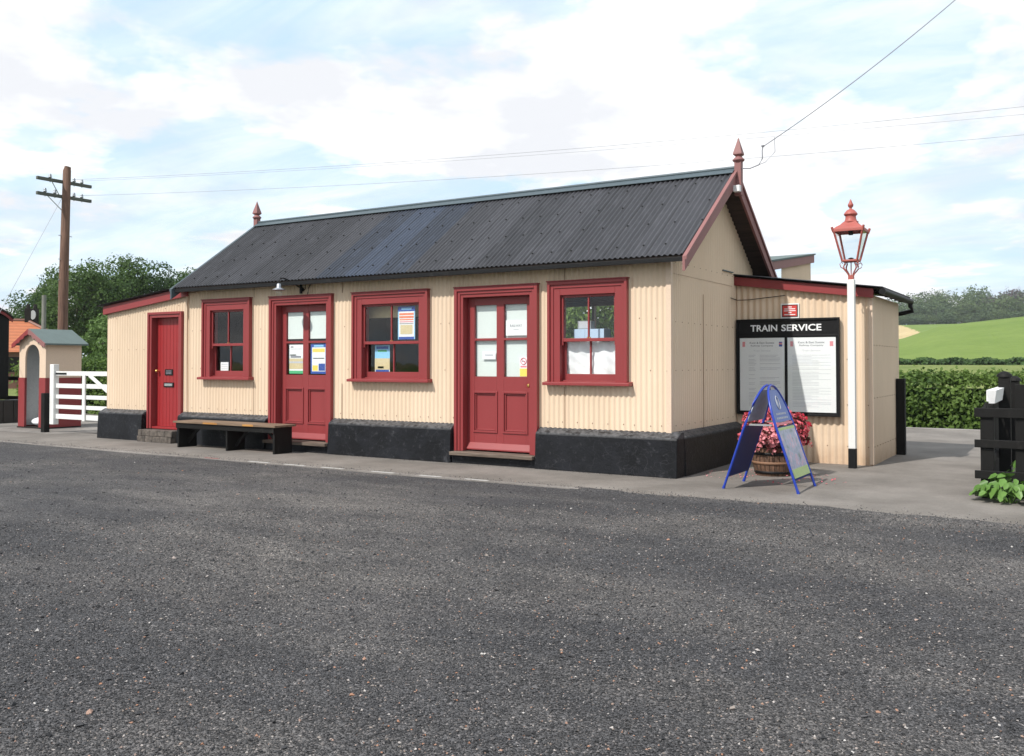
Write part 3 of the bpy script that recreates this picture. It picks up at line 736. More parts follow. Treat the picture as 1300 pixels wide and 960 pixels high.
# window 2 posters
a0, a1, b0, b1, mid, xm = g2
poster('poster', 'blue topped orange and white timetable poster in the upper right of the wide window', xm+.10, xm+.43, mid+.05, b1-.05, WY+.045,
       [(0, 1, .85, 1, 'blue_print'), (.2, .8, .9, .96, 'sky_print'), (.08, .92, .74, .8, 'orange'), (.08, .92, .65, .71, 'orange'), (.1, .9, .58, .62, 'orange'), (.1, .9, .52, .55, 'pink'), (.1, .9, .47, .49, 'ink'), (.15, .85, .16, .44, 'sand_print'), (0, 1, 0, .08, 'blue_print'), (0, .05, 0, .85, 'sky_print'), (.95, 1, 0, .85, 'sky_print')])
poster('poster', 'bright blue and yellow holiday poster in the lower left of the wide window', a0+.16, a0+.46, b0+.10, mid-.03, WY+.10,
       [(0, 1, .5, 1, 'sky_print'), (.1, .9, .85, .95, 'blue_print'), (.2, .8, .74, .82, 'green'), (0, 1, .08, .5, 'sand_print'), (.05, .95, .42, .5, 'green'), (.1, .45, .2, .34, 'yellow'), (.5, .9, .3, .4, 'orange'), (.2, .6, .12, .2, 'pink'), (.05, .95, 0, .07, 'blue_print')])
mb = MB(); mb.box(a0-.1, a1+.1, WY+.26, WY+.262, b1-.20, b1+.1); o = mb.obj('blind', ['sand_print']); tag(o, 'narrow cream roller blind across the top of the wide window', 'blind')
# window 3 : curtain and boxes
a0, a1, b0, b1, mid, xm = g3
vs = []; fs = []; nx_, nz_ = 60, 14
for i in range(nx_+1):
    for j in range(nz_+1):
        u = i/nx_; v = j/nz_
        vs.append((a0-.03+(a1-a0+.06)*u, WY+.125+.008*sin(u*31+v*2.2)+.010*sin(u*9-v*3)+.006*sin((u+v)*22), b0-.0+(mid-b0)*(v)-.02*sin(u*pi)*(v > .99)))
for i in range(nx_):
    for j in range(nz_): k = i*(nz_+1)+j; fs.append((k, k+nz_+1, k+nz_+2, k+1))
mb = MB(); mb.add(vs, fs, 0, True); o = mb.obj('curtain', ['cloth']); tag(o, 'white cloth curtain hung across the lower half of the end window', 'curtain')
t = thing('window_shelf', (-5.6, WY+.3, mid-.04), 'dark shelf inside the end window behind the curtain', 'shelf')
mb = MB(); mb.box(a0-.05, a1+.05, WY+.16, WY+.5, mid-.05, mid-.02); mb.obj('board', ['dark'], t)
M['boxblue'] = plain('pale_blue_card', (.45, .58, .75), .7, var=.05)
mb = MB(); mb.box(a0+.09, a0+.55, WY+.2, WY+.42, mid-.018, mid+.155); mb.box(a0+.26, a0+.262, WY+.198, WY+.2, mid-.01, mid+.15, 1)
o = mb.obj('box', ['boxblue', 'inkd'], None, .003); tag(o, 'long pale blue box on the shelf inside the end window', 'box')
mb = MB(); mb.box(a0+.13, a0+.33, WY+.24, WY+.36, mid+.157, mid+.27); mb.box(a0+.15, a0+.31, WY+.238, WY+.24, mid+.17, mid+.26, 1)
o = mb.obj('box', ['grey', 'inkl'], None, .003); tag(o, 'smaller grey and white box stacked on the pale blue box', 'box')

# ------------------------------------------------------------------ swan neck wall lamp
t = thing('wall_lamp', (-10.9, WY, 2.66), 'black swan neck wall lamp with glass bulb above the bench side door', 'wall lamp')
mb = MB(); mb.lathe([(.035, 0), (.035, .015), (.02, .02)], (0, 0, 0), 12)
mb.v = [(-10.86+v[0], WY-.01-v[2]*1, 2.66+v[1]) for v in mb.v]
mb.box(-10.88, -10.84, WY-.06, WY-.03, 2.59, 2.74)
mb.obj('bracket', ['black'], t, .002)
mb = MB(); mb.tube([(-10.86, WY-.03, 2.67), (-10.90, WY-.10, 2.72), (-10.95, WY-.2, 2.79), (-11.0, WY-.28, 2.83), (-11.03, WY-.33, 2.83), (-11.04, WY-.36, 2.79), (-11.04, WY-.36, 2.72)], .011, 8); mb.obj('arm', ['black'], t)
c = (-11.04, WY-.36, 2.60)
mb = MB(); mb.lathe([(.02, .14), (.035, .13), (.04, .09), (.045, .07), (.11, .04), (.115, .034), (.045, .055), (.03, .05)], c, 20); mb.obj('shade', ['steel'], t)
mb = MB(); mb.lathe([(.04, .05), (.05, .02), (.052, -.03), (.04, -.07), (.012, -.085)], c, 16); mb.obj('bulb_glass', ['glass'], t)
mb = MB(); mb.tube([(-10.66, WY-.02, 2.76), (-10.68, WY-.05, 2.68), (-10.70, WY-.05, 2.60), (-10.74, WY-.03, 2.54)], .008, 6); mb.tube([(-10.78, WY-.03, 2.77), (-10.77, WY-.04, 2.66), (-10.82, WY-.04, 2.63)], .006, 6); mb.obj('cable', ['black'], t)

# ------------------------------------------------------------------ bench
bn = thing('bench', (-12.0, 10.5, 0), 'long low black timber bench with worn brown seat in front of the building', 'bench')
mb = MB(); mb.box(-13.22, -10.76, 10.26, 10.72, .425, .455); mb.box(-12.45, -12.1, 10.2585, 10.2595, .428, .45, 1); mb.box(-11.5, -11.25, 10.2585, 10.2595, .426, .454, 1)
mb.box(-12.5, -12.2, 10.28, 10.33, .4552, .456, 1); mb.box(-11.48, -11.3, 10.27, 10.31, .4552, .456, 1)
mb.obj('seat', ['seatwood', 'barewood'], bn, .004)
mb = MB(); mb.box(-13.17, -10.81, 10.285, 10.31, .335, .424); mb.obj('apron', ['tarblack'], bn, .003)
for x in (-13.14, -11.93, -10.84):
    mb = MB(); mb.box(x-.02, x+.02, 10.312, 10.69, 0, .424); mb.obj('leg', ['tarblack'], bn, .003)
for x, s_ in ((-13.12, 1), (-11.91, 1), (-11.95, -1), (-10.86, -1)):
    mb = MB(); mb.bar((x, 10.5, .08), (x+s_*.36, 10.5, .40), .05, .03, (0, 1, 0)); mb.obj('brace', ['tarblack'], bn, .002)

# ------------------------------------------------------------------ train service board
nb_ = thing('notice_board', (-3.63, LY, .70), 'large black notice board headed TRAIN SERVICE with two white timetables', 'notice board')
X0, X1, Z0, Z1 = -4.375, -2.90, .69, 2.09; YB = LY-.085
mb = MB(); mb.box(X0, X1, YB, LY-.015, Z0, Z1)
frame_rect(mb, X0-.012, X1+.012, Z0-.012, Z1+.012, .03, YB-.02, YB+.03); xmid = -3.645
mb.box(xmid-.018, xmid+.018, YB-.018, YB, Z0+.02, 1.84); mb.box(X0+.02, X1-.02, YB-.018, YB, 1.83, 1.86)
fr = mb.obj('frame', ['black'], nb_, .003)
for wd, xc_, w_ in (('TRAIN', -3.972, .40), ('SERVICE', -3.425, .575)):
    mb = MB(); text_on(mb, wd, lambda x, y: (xc_+x, YB-.004, 1.965+y), w=w_, h=.098, bold=.022); mb.obj('lettering', ['paper'], nb_)
mb = MB(); mb.box(X1-.26, X1-.05, YB-.003, YB, 1.88, 1.99); mb.obj('worn_patch', ['grey' if False else 'black'], nb_)
def timetable(x0, x1, z0, z1, variant):
    mb = MB(); mb.box(x0, x1, YB-.006, YB-.001, z0, z1)
    o = mb.obj('timetable', ['paper'], nb_)
    xm = (x0+x1)/2; W_ = x1-x0
    mb = MB(); fy = YB-.0075
    text_on(mb, 'Kent & East Sussex', lambda x, y: (xm+x, fy, z1-.072+y), w=W_*.55, h=.03, mi=0, bold=.012)
    text_on(mb, 'Railway Company', lambda x, y: (xm+x, fy, z1-.118+y), w=W_*.5, h=.03, mi=0, bold=.012)
    text_on(mb, 'Train Service', lambda x, y: (xm+x, fy, z1-.19+y), w=W_*.38, h=.022, mi=1)
    z = z1-.26; random.seed(3+variant)
    while z > z0+.06:
        if variant == 0:
            for c0, c1 in ((.2, .38), (.45, .92)):
                if random.random() < .85:
                    mb.box(x0+W_*c0, x0+W_*(c0+(c1-c0)*random.uniform(.7, 1)), fy, fy+.001, z, z+.006, 1)
        else: mb.box(x0+W_*.1, x0+W_*(.9-random.choice([0, 0, .25, .4])), fy, fy+.001, z, z+.0045, 2)
        z -= .021 if random.random() < .82 else .04
    mb.obj('print', ['ink', 'inkl', 'inkl'], o)
    mb = MB()
    mb.box(x0+W_*.88, x0+W_*.95, fy, fy+.001, z1-.13, z1-.06, 0 if variant == 0 else 1)
    if variant == 0: mb.box(x0+W_*.88, x0+W_*.95, fy-.001, fy, z1-.10, z1-.075, 1)
    mb.obj('emblem', ['blue_print', 'pink'], o); mb = MB()
    mb.box(x0+W_*.06, x0+W_*.12, fy, fy+.001, z1-.13, z1-.055, 1)
    mb.obj('emblem', ['blue_print', 'pink'], o)
    mb = MB(); mb.add([(x0, YB-.013, z0), (x1, YB-.013, z0), (x1, YB-.013, z1), (x0, YB-.013, z1)], [(0, 1, 2, 3)]); mb.obj('pane', ['glass'], o)
timetable(-4.335, xmid-.022, .735, 1.82, 0); timetable(xmid+.022, -2.94, .735, 1.82, 1)
t = thing('wall_sign', (-3.6, LY-.03, 2.1), 'small red and white sign above the train service board', 'sign')
mb = MB(); mb.box(-3.735, -3.465, LY-.035, LY-.015, 2.105, 2.325); mb.obj('plate', ['white'], t, .003)
mb = MB(); mb.box(-3.715, -3.485, LY-.038, LY-.0352, 2.125, 2.305, 1); mb.box(-3.703, -3.497, LY-.041, LY-.0382, 2.137, 2.293, 0)
for k, w_ in enumerate((.06, .16, .17, .05, .16)): mb.box(-3.6-w_/2, -3.6+w_/2, LY-.0425, LY-.041, 2.272-k*.028-.006, 2.272-k*.028+.006, 2)
mb.obj('face', [plain('sign_red', (.55, .05, .04)), 'black', 'paper'], t)

# ------------------------------------------------------------------ A-board
ab = thing('pavement_sign', (-3.07, 10.64, 0), 'blue arched metal A-board standing open on the pavement before the flower barrel', 'A-board')
YC, HW, TOP = 10.64, .375, 1.19
def apt(side, s, t):   # side +1 right panel, -1 left
    return (-3.07+side*(.405*(1-t)+.022), YC+s, .0+TOP*t)
def hw(t): return HW*(1-.05*t) if t < .58 else HW*(1-.05*t)*sqrt(max(0, 1-((t-.58)/.42)**2.2))
for side in (1, -1):
    pts = [apt(side, -hw(t), t) for t in (0, .2, .4, .58, .66, .74, .82, .88, .93, .965, .985)]
    pts += [apt(side, 0, 1)]+[apt(side, hw(t), t) for t in (.985, .965, .93, .88, .82, .74, .66, .58, .4, .2, 0)]
    mb = MB(); mb.tube(pts, .0145, 10)
    for s in (-HW, HW): mb.tube([apt(side, s, 0), apt(side, s*.998, .025)], .018, 8)
    fr = mb.obj('frame', ['blue'], ab)
    def quad(mb, s0, s1, t0, t1, off, mi):
        o = Vector((side*off, 0, 0)); mb.add([Vector(apt(side, s0, t0))+o, Vector(apt(side, s1, t0))+o, Vector(apt(side, s1, t1))+o, Vector(apt(side, s0, t1))+o], [(0, 1, 2, 3)], mi)
    def slab(mb, f, t0, t1, n, off, th, mi):
        ts = [t0+(t1-t0)*k/n for k in range(n+1)]
        for a, b in zip(ts, ts[1:]):
            q = []
            for o in (off, off+th):
                q.append([Vector(apt(side, sg_*f(tt), tt))+Vector((side*o, 0, 0)) for tt, sg_ in ((a, -1), (a, 1), (b, 1), (b, -1))])
            mb.hexa(q[0], q[1], mi)
    mb = MB(); slab(mb, lambda t: hw(t)-.012, .115, .61, 1, -.008, .012, 0); mb.obj('panel', ['navy'], ab)
    mb = MB(); slab(mb, lambda t: max(.01, hw(t)-.03), .65, .955, 10, -.006, .01, 0)
    hd = mb.obj('header_panel', ['headerblue' if side > 0 else 'palebluegrey'], ab)
    if side > 0:
        mb = MB(); slab(mb, lambda t: HW-.035, .155, .60, 1, .006, .003, 0); slab(mb, lambda t: HW-.035, .135, .215, 1, .009, .001, 1); slab(mb, lambda t: HW-.035, .575, .60, 1, .009, .001, 1)
        m, n, out = nt('flower_poster'); p = worldpos(n)
        v = noise(n, p, 11, 4, .6)
        c = ramp(n, v, .3, .72, (.12, .18, .12), (.62, .62, .75), ((.42, (.30, .33, .42)), (.52, (.38, .40, .52)), (.60, (.6, .35, .42)), (.64, (.5, .5, .62))))
        finish(m, n, out, c, .35)
        mb.obj('advert', [m, 'lime'], ab)
        mb = MB(); slab(mb, lambda t: hw(t)-.03, .622, .642, 1, .0, .008, 0); mb.obj('red_strip', ['pink'], ab)
        mb = MB(); cz = .83
        ringp = [Vector(apt(side, .055*cos(a), cz+.062*sin(a)))+Vector((.008, 0, 0)) for a in [k*pi/10 for k in range(21)]]
        mb.tube(ringp, .007, 6); quad(mb, -.02, .02, cz-.03, cz+.03, .006, 0)
        tn = (Vector(apt(1, 0, .8))-Vector(apt(1, 0, .7))).normalized()
        def lay(tc): 
            b = Vector(apt(1, 0, tc))+Vector((.007, 0, 0)); return lambda x, y: tuple(b+Vector((0, x, 0))+tn*y)
        mb.obj('emblem', ['inkl'], hd); mb = MB()
        for tc, w_ in ((.725, .40), (.685, .46)):
            for k in range(7):
                x_ = -w_/2+w_*k/7; quad(mb, x_, x_+w_/9.5, tc-.009, tc+.009, .006, 0)
            if tc == .725: mb.obj('lettering', ['inkl'], hd); mb = MB()
        mb.obj('lettering', ['inkl'], hd)
for y_ in (-.35, .33):
    mb = MB(); mb.box(-3.2, -2.94, YC+y_, YC+y_+.014, .735, .755); mb.obj('spreader', ['silver'], ab)

# ------------------------------------------------------------------ barrel and flowers
BC = (-3.38, 11.86, 0)
br = thing('planter', BC, 'half barrel planter of brown staves with black iron hoops under the red flowers', 'planter')
mb = MB(); n_ = 26
prof = [(.215, 0), (.245, .1), (.265, .2), (.272, .3), (.268, .40)]
for k in range(n_):
    a0_, a1_ = 2*pi*k/n_+.012, 2*pi*(k+1)/n_-.012; j = random.uniform(-.003, .003)
    for (r0, q0), (r1, q1) in zip(prof, prof[1:]):
        mb.hexa([(BC[0]+r*cos(a), BC[1]+r*sin(a), q0) for r, a in ((r0-.02, a0_), (r0+j, a0_), (r0+j, a1_), (r0-.02, a1_))],
                [(BC[0]+r*cos(a), BC[1]+r*sin(a), q1) for r, a in ((r1-.02, a0_), (r1+j, a0_), (r1+j, a1_), (r1-.02, a1_))])
mb.obj('staves', [wood('stave_wood', (.06, .035, .022), (.19, .10, .06), .75, 2)], br)
for z, r in ((.03, .228), (.15, .258), (.27, .274), (.365, .274)):
    mb = MB(); mb.lathe([(r-.006, 0), (r+.004, .001), (r+.007, .035), (r-.003, .036)], (BC[0], BC[1], z), 32); mb.obj('hoop', ['rust' if z == .15 else 'black'], br)
mb = MB(); mb.lathe([(.24, .34), (.25, .37), (.02, .38)], BC, 20); mb.obj('soil', ['dark'], br)

def np_mesh(name, V, Fc, mat, parent=None, smooth=False, origin=(0, 0, 0)):
    """V (n,3) float, Fc (m,k) int"""
    off = Vector(origin)
    V = V-np.array(off); me = bpy.data.meshes.new(name); n, k = Fc.shape
    me.vertices.add(len(V)); me.vertices.foreach_set('co', V.astype(np.float32).ravel())
    me.loops.add(n*k); me.loops.foreach_set('vertex_index', Fc.astype(np.int32).ravel())
    me.polygons.add(n); me.polygons.foreach_set('loop_start', np.arange(0, n*k, k, dtype=np.int32))
    me.polygons.foreach_set('use_smooth', np.full(n, smooth))
    me.update(calc_edges=True); me.validate()
    me.materials.append(M[mat] if isinstance(mat, str) else mat)
    o = bpy.data.objects.new(name, me); COL.objects.link(o)
    if parent is not None: o.parent = parent
    else: o.location = off
    return o
def leaves(C, Nrm, size, jitter=.6, asp=.62):
    """one rhombic folded leaf (two triangles) per centre"""
    n = len(C); nr = Nrm+rng.normal(0, jitter, (n, 3)); nr /= np.linalg.norm(nr, axis=1)[:, None]+1e-9
    r = rng.normal(0, 1, (n, 3)); a = np.cross(nr, r); a /= np.linalg.norm(a, axis=1)[:, None]+1e-9
    b = np.cross(nr, a); sz = (size*rng.uniform(.6, 1.35, n))[:, None]
    V = np.stack([C-a*sz*.5, C+b*sz*asp*.5+nr*sz*.08, C+a*sz*.5, C-b*sz*asp*.5+nr*sz*.08], 1).reshape(-1, 3)
    Fc = np.arange(4*n).reshape(n, 4)
    return V, Fc
# flowers
pl = thing('flowering_plant', (BC[0], BC[1], .38), 'mound of red and pink begonias spilling over the barrel', 'flowers')
def mound(n, sc=1):
    u = rng.normal(0, 1, (n, 3)); u[:, 2] = np.abs(u[:, 2])*1.1-.45; u /= np.linalg.norm(u, axis=1)[:, None]
    rad = np.array([.43, .40, .36])*sc; ph = np.sin(u[:, 0]*7+u[:, 1]*5)*.08+np.sin(u[:, 2]*9+u[:, 0]*4)*.06
    C = np.array([BC[0], BC[1], .53])+u*rad*(1+ph)[:, None]*rng.uniform(.86, 1.04, n)[:, None]
    return C, u
C, u = mound(1500, .93); V, Fc = leaves(C, u, .05, .9); np_mesh('foliage', V, Fc, 'petal2', pl, origin=pl.location)
C, u = mound(620)
allV = []; 
for q in range(4):
    V, Fc = leaves(C+rng.normal(0, .012, C.shape), u, .042, .55, .9); allV.append(V)
V = np.concatenate(allV); Fc = np.arange(len(V)).reshape(-1, 4)
o = np_mesh('blossoms', V, Fc, 'petal', pl, origin=pl.location); o['kind'] = 'stuff'
ang = rng.uniform(0, 2*pi, 170); rr = rng.uniform(.3, 1.15, 170)
C = np.stack([BC[0]+.1+np.cos(ang)*rr*.8, BC[1]-.3+np.sin(ang)*rr*.6, np.full(170, .016)], 1)
C = C[(C[:, 1] < 13.5) & (C[:, 0] > -4.2)]
V, Fc = leaves(C, np.tile([0, 0, 1.], (len(C), 1)), .028, .25, .8); o = np_mesh('fallen_petals', V, Fc, 'petal'); tag(o, 'fallen red and pink petals scattered on the pavement round the barrel', 'petals', kind='stuff')

# ------------------------------------------------------------------ lamp post
PX, PY = -2.655, 13.18
lp = thing('lamp_post', (PX, PY, 0), 'white wooden lamp post with black foot and maroon gas style lantern', 'lamp post')
mb = MB(); mb.box(PX-.047, PX+.047, PY-.047, PY+.047, .27, 2.60); mb.obj('post', ['white'], lp, .006)
mb = MB(); mb.box(PX-.05, PX+.05, PY-.05, PY+.05, 0, .268); mb.obj('post_foot', ['black'], lp, .006)
mb = MB(); mb.box(PX-.035, PX+.035, PY-.035, PY+.035, 2.602, 2.66)
mb.tube([(PX, PY, 2.66), (PX, PY, 2.86)], .008, 6)
for k in range(4):
    a = k*pi/2+pi/4+.0; cx, cy = cos(a), sin(a)
    P_ = lambda r, z: (PX+cx*r, PY+cy*r, z)
    mb.tube([P_(.03, 2.64), P_(.05, 2.68), P_(.11, 2.745), P_(.115, 2.78), P_(.09, 2.82), P_(.105, 2.86)], .010, 6)
    mb.tube([P_(.11, 2.745), P_(.16, 2.77), P_(.175, 2.81), P_(.15, 2.84), P_(.13, 2.82)], .006, 6)
mb.obj('bracket', ['lampred'], lp)
bw, tw, zb_, zt_ = .098, .190, 2.86, 3.27
mb = MB()
cor = [(-1, -1), (1, -1), (1, 1), (-1, 1)]
for cx, cy in cor:
    mb.bar((PX+cx*bw, PY+cy*bw, zb_), (PX+cx*tw, PY+cy*tw, zt_), .022, .022, (cx, -cy, 0))
    mb.bar((PX+cx*tw, PY+cy*tw, zt_-.02), (PX+cx*(tw+.02), PY+cy*(tw+.02), zt_+.05), .03, .02, (cx, -cy, 0))
for (a, b) in zip(cor, cor[1:]+cor[:1]):
    mb.bar((PX+a[0]*bw, PY+a[1]*bw, zb_), (PX+b[0]*bw, PY+b[1]*bw, zb_), .025, .025)
    mb.bar((PX+a[0]*tw, PY+a[1]*tw, zt_), (PX+b[0]*tw, PY+b[1]*tw, zt_), .022, .03)
mb.box(PX-bw, PX+bw, PY-bw, PY+bw, zb_-.008, zb_+.004)
lt = mb.obj('lantern', ['lampred'], lp, .002)
mb = MB()
for (a, b) in zip(cor, cor[1:]+cor[:1]):
    q = .995
    mb.add([(PX+a[0]*bw*q, PY+a[1]*bw*q, zb_+.01), (PX+b[0]*bw*q, PY+b[1]*bw*q, zb_+.01), (PX+b[0]*tw*q, PY+b[1]*tw*q, zt_-.01), (PX+a[0]*tw*q, PY+a[1]*tw*q, zt_-.01)], [(0, 1, 2, 3)])
mb.obj('lantern_glass', ['glass'], lt)
mb = MB(); s2 = sqrt(2)
mb.lathe([(tw*s2*1.04, 0), (tw*s2*1.04, .012), (tw*s2*.86, .045), (tw*s2*.62, .075), (.13, .105), (.115, .115)], (PX, PY, zt_+.012), 4, 0, False, pi/4)
mb.lathe([(.10, 0), (.104, .01), (.085, .02), (.073, .05), (.069, .09), (.085, .105), (.093, .115), (.08, .14), (.05, .175), (.02, .19), (.015, .205), (.034, .225), (.038, .25), (.022, .28), (.006, .325)], (PX, PY, zt_+.12), 20)
mb.obj('lantern_roof', ['lampred'], lt, .002)
mb = MB(); mb.tube([(PX, PY, zt_+.01), (PX, PY, zt_-.05)], .03, 10); mb.obj('burner', ['dark'], lt); mb = MB(); mb.lathe([(.012, 0), (.045, .015), (.012, .025)], (PX, PY, zb_+.02), 10); mb.obj('burner', ['dark'], lt)

# black post at the back corner
mb = MB(); mb.box(-2.46, -2.33, 15.5, 15.62, 0, 1.2); o = mb.obj('gate_post', ['tarblack'], None, .008); tag(o, 'short black timber post at the rear corner of the board wall', 'post')

# ------------------------------------------------------------------ right fence
fn = thing('fence', (-.9, 11.05, 0), 'black timber fence with flat rails in front and pointed pickets running back', 'fence')
for z0, z1 in ((.87, .965), (.54, .625), (.205, .295), (.02, .10)):
    mb = MB(); mb.box(-.96, 2.6, 10.99, 11.02, z0+random.uniform(-.004, .004), z1); mb.obj('rail', ['tarblack'], fn, .004)
for x, h in ((-.84, .93), (1.2, .95)):
    mb = MB(); mb.box(x-.065, x+.065, 11.021, 11.14, 0, h); mb.obj('post', ['tarblack'], fn, .006)
for k, x in enumerate((-.52, -.05, .35, .8, 1.6, 2.1)):
    mb = MB(); mb.box(x-.055, x+.055, 11.021, 11.045, .05, 1.22+.05*(k % 2)); mb.obj('picket', ['tarblack'], fn, .004)
for k in range(26):
    y = 11.2+k*.17; h = (.97 if y < 13.1 else 1.06)+.02*(k % 3); w_ = .055
    mb = MB(); mb.prism([(y-w_, .05), (y+w_, .05), (y+w_, h-.06), (y, h), (y-w_, h-.06)], 0, -.90, -.875); mb.obj('picket', ['tarblack'], fn, .003)
for z in (.35, .85):
    mb = MB(); mb.box(-.873, -.83, 11.14, 15.7, z-.04, z+.04); mb.obj('rail', ['tarblack'], fn, .004)
for y, h in ((12.6, 1.33), (14.6, 1.25)):
    mb = MB(); mb.box(-.829, -.70, y-.065, y+.065, 0, h-.05); mb.lathe([(.09, 0), (.08, .03), (.04, .06), (.005, .07)], (-.765, y, h-.05), 12); mb.obj('post', ['tarblack'], fn, .004)
cs = thing('white_trough', (-.9, 12.0, 1.0), 'white ribbed plastic trough resting along the top of the black pickets', 'trough')
mb = MB(); mb.hexa([(-.845, 11.35, 1.0), (-.785, 11.35, 1.0), (-.785, 13.0, 1.0), (-.845, 13.0, 1.0)], [(-.865, 11.32, 1.15), (-.765, 11.32, 1.15), (-.765, 13.03, 1.15), (-.865, 13.03, 1.15)])
for k in range(14): mb.box(-.872, -.85, 11.4+k*.115, 11.42+k*.115, 1.02, 1.14)
mb.obj('shell', ['whitestone'], cs, .004)

def plant(loc, n, r, h, size, label, name='plant', matn='leaf_plant', stems=7):
    t = thing(name, loc, label, 'plant', 'broad leaved weeds along the fence foot')
    C = []; Nn = []; st = MB()
    for k in range(n):
        a = random.uniform(0, 2*pi); d = r*sqrt(random.random()); z = h*(1-.6*(d/r)**2)*random.uniform(.35, 1)
        C.append((loc[0]+cos(a)*d, loc[1]+sin(a)*d*.7, z)); Nn.append((cos(a)*.8, sin(a)*.8-.5, 1.0))
        if k % 3 == 0: st.tube([(loc[0]+cos(a)*d*.2, loc[1]+sin(a)*d*.15, .0), (loc[0]+cos(a)*d*.6, loc[1]+sin(a)*d*.4, z*.7), C[-1]], .004, 4)
    C = np.array(C); Nn = np.array(Nn); n = len(C)
    # leaf as a 6-gon with a fold
    nr = Nn+rng.normal(0, .35, (n, 3)); nr /= np.linalg.norm(nr, axis=1)[:, None]
    out = np.array([(c[0]-loc[0], c[1]-loc[1], -.12) for c in C])+rng.normal(0, .05, (n, 3))
    a = out-np.sum(out*nr, 1)[:, None]*nr; a /= np.linalg.norm(a, axis=1)[:, None]; b = np.cross(nr, a)
    sz = (size*rng.uniform(.6, 1.3, n))[:, None]; V = []; Fc = []
    P_ = [(-.5, 0, 0), (-.25, .30, .07), (.15, .28, .05), (.5, 0, -.08), (.15, -.28, .05), (-.25, -.30, .07)]
    for (pa, pb, pn) in P_: V.append(C+a*sz*pa+b*sz*pb+nr*sz*pn)
    V = np.stack(V, 1).reshape(-1, 3)
    i = np.arange(n)[:, None]*6
    Fc = np.concatenate([i+np.array([[0, 1, 2, 3]]), i+np.array([[0, 3, 4, 5]])])
    np_mesh('leaves', V, Fc, matn, t, True, origin=loc); st.obj('stems', ['leaf_plant'], t)
    return t
plant((-.62, 10.78, 0), 110, .36, .30, .115, 'low clump of big broad green leaves at the fence corner')
plant((-.12, 10.9, 0), 110, .36, .42, .095, 'second leafy green clump growing through the fence at the right edge')
plant((-.35, 11.5, 0), 90, .35, .62, .09, 'taller weed with small leaves standing behind the fence rails')
plant((.5, 11.6, 0), 90, .45, .8, .10, 'weed with brown tinged leaves behind the fence at the frame edge')

# ------------------------------------------------------------------ sentry hut
SXL, SXR, SF, SB = -20.20, -19.18, 11.58, 12.42; SM = (SXL+SXR)/2
sh = thing('sentry_hut', (SM, 12.0, 0), 'small cream and maroon gabled wooden hut with arched open front beside the white gate', 'hut')
def sgz(x): return 1.90+(.26)*(1-abs(x-SM)/((SXR-SXL)/2))
ow = .275
def arch(x): 
    d = abs(x-SM); return 1.58+sqrt(max(0, ow*ow-d*d))
mb = MB(); s = list(np.linspace(SXL, SM-ow, 3))+list(np.linspace(SM-ow, SM+ow, 23))[1:]+list(np.linspace(SM+ow, SXR, 3))[1:]
for a, b in zip(s, s[1:]):
    m_ = (a+b)/2; la, lb = (1.12, 1.12) if abs(m_-SM) > ow else (arch(a), arch(b))
    mb.hexa([(a, SF, la), (b, SF, lb), (b, SF+.04, lb), (a, SF+.04, la)], [(a, SF, sgz(a)), (b, SF, sgz(b)), (b, SF+.04, sgz(b)), (a, SF+.04, sgz(a))])
mb.obj('upper_front', ['cream2'], sh)
mb = MB(); mb.box(SXL-.01, SM-ow, SF-.012, SF+.04, .03, 1.118); mb.box(SM+ow, SXR+.01, SF-.012, SF+.04, .03, 1.118)
mb.box(SXR-.03, SXR+.012, SF+.041, SB, .03, 1.118); mb.box(SXL-.012, SXL+.03, SF+.041, SB, .03, 1.118); mb.box(SXL+.03, SXR-.03, SB-.03, SB, .03, 1.118)
mb.obj('lower_walls', ['red'], sh, .003)
mb = MB(); mb.box(SXR-.03, SXR+.002, SF+.041, SB, 1.12, 1.92); mb.box(SXL-.002, SXL+.03, SF+.041, SB, 1.12, 1.92); mb.box(SXL+.03, SXR-.03, SB-.03, SB, 1.12, 1.92); mb.obj('upper_walls', ['cream2'], sh)
mb = MB(); mb.box(SXL+.032, SXR-.032, SB-.045, SB-.032, .05, 1.9); mb.box(SXL+.032, SXL+.04, SF+.042, SB-.05, .05, 1.9); mb.box(SXR-.04, SXR-.032, SF+.042, SB-.05, .05, 1.9)
for z in (.62, 1.05, 1.4): mb.box(SXL+.042, SXR-.042, SB-.075, SB-.046, z, z+.05)
mb.obj('lining', ['lining'], sh)
mb = MB(); mb.box(SXL-.02, SXR+.02, SF-.03, SB, 0, .029); mb.obj('floor', ['dark'], sh)
for sg_ in (-1, 1):
    xo = SM+sg_*.64; zo = 1.84; mb = MB()
    mb.hexa([(xo, SF-.09, zo), (SM, SF-.09, 2.17), (SM, SB+.09, 2.17), (xo, SB+.09, zo)], [(xo, SF-.09, zo+.035), (SM, SF-.09, 2.205), (SM, SB+.09, 2.205), (xo, SB+.09, zo+.035)]); mb.obj('roof', ['felt'], sh)
    mb = MB(); n_ = 8
    for k in range(n_):
        xa, xb = SM+sg_*(.64*k/n_), SM+sg_*(.64*(k+1)/n_); za, zb2 = 2.20-.33*k/n_, 2.20-.33*(k+1)/n_
        dl = .09 if k % 2 else .115
        mb.prism([(xa, za), (xb, zb2), (xb, zb2-dl), (xa, za-dl)], 1, SF-.112, SF-.091)
    mb.obj('bargeboard', ['barge' if sg_ > 0 else 'red'], sh)
mb = MB(); mb.lathe([(.001, 0), (.11, .0), (.11, .02), (.001, .02)], (0, 0, 0), 20); mb.v = [(SM+v[0]+.02, SB-.09-v[2], 1.68+v[1]) for v in mb.v]; o = mb.obj('wall_dial', ['white']); tag(o, 'round white disc hung high inside the open hut', 'disc')
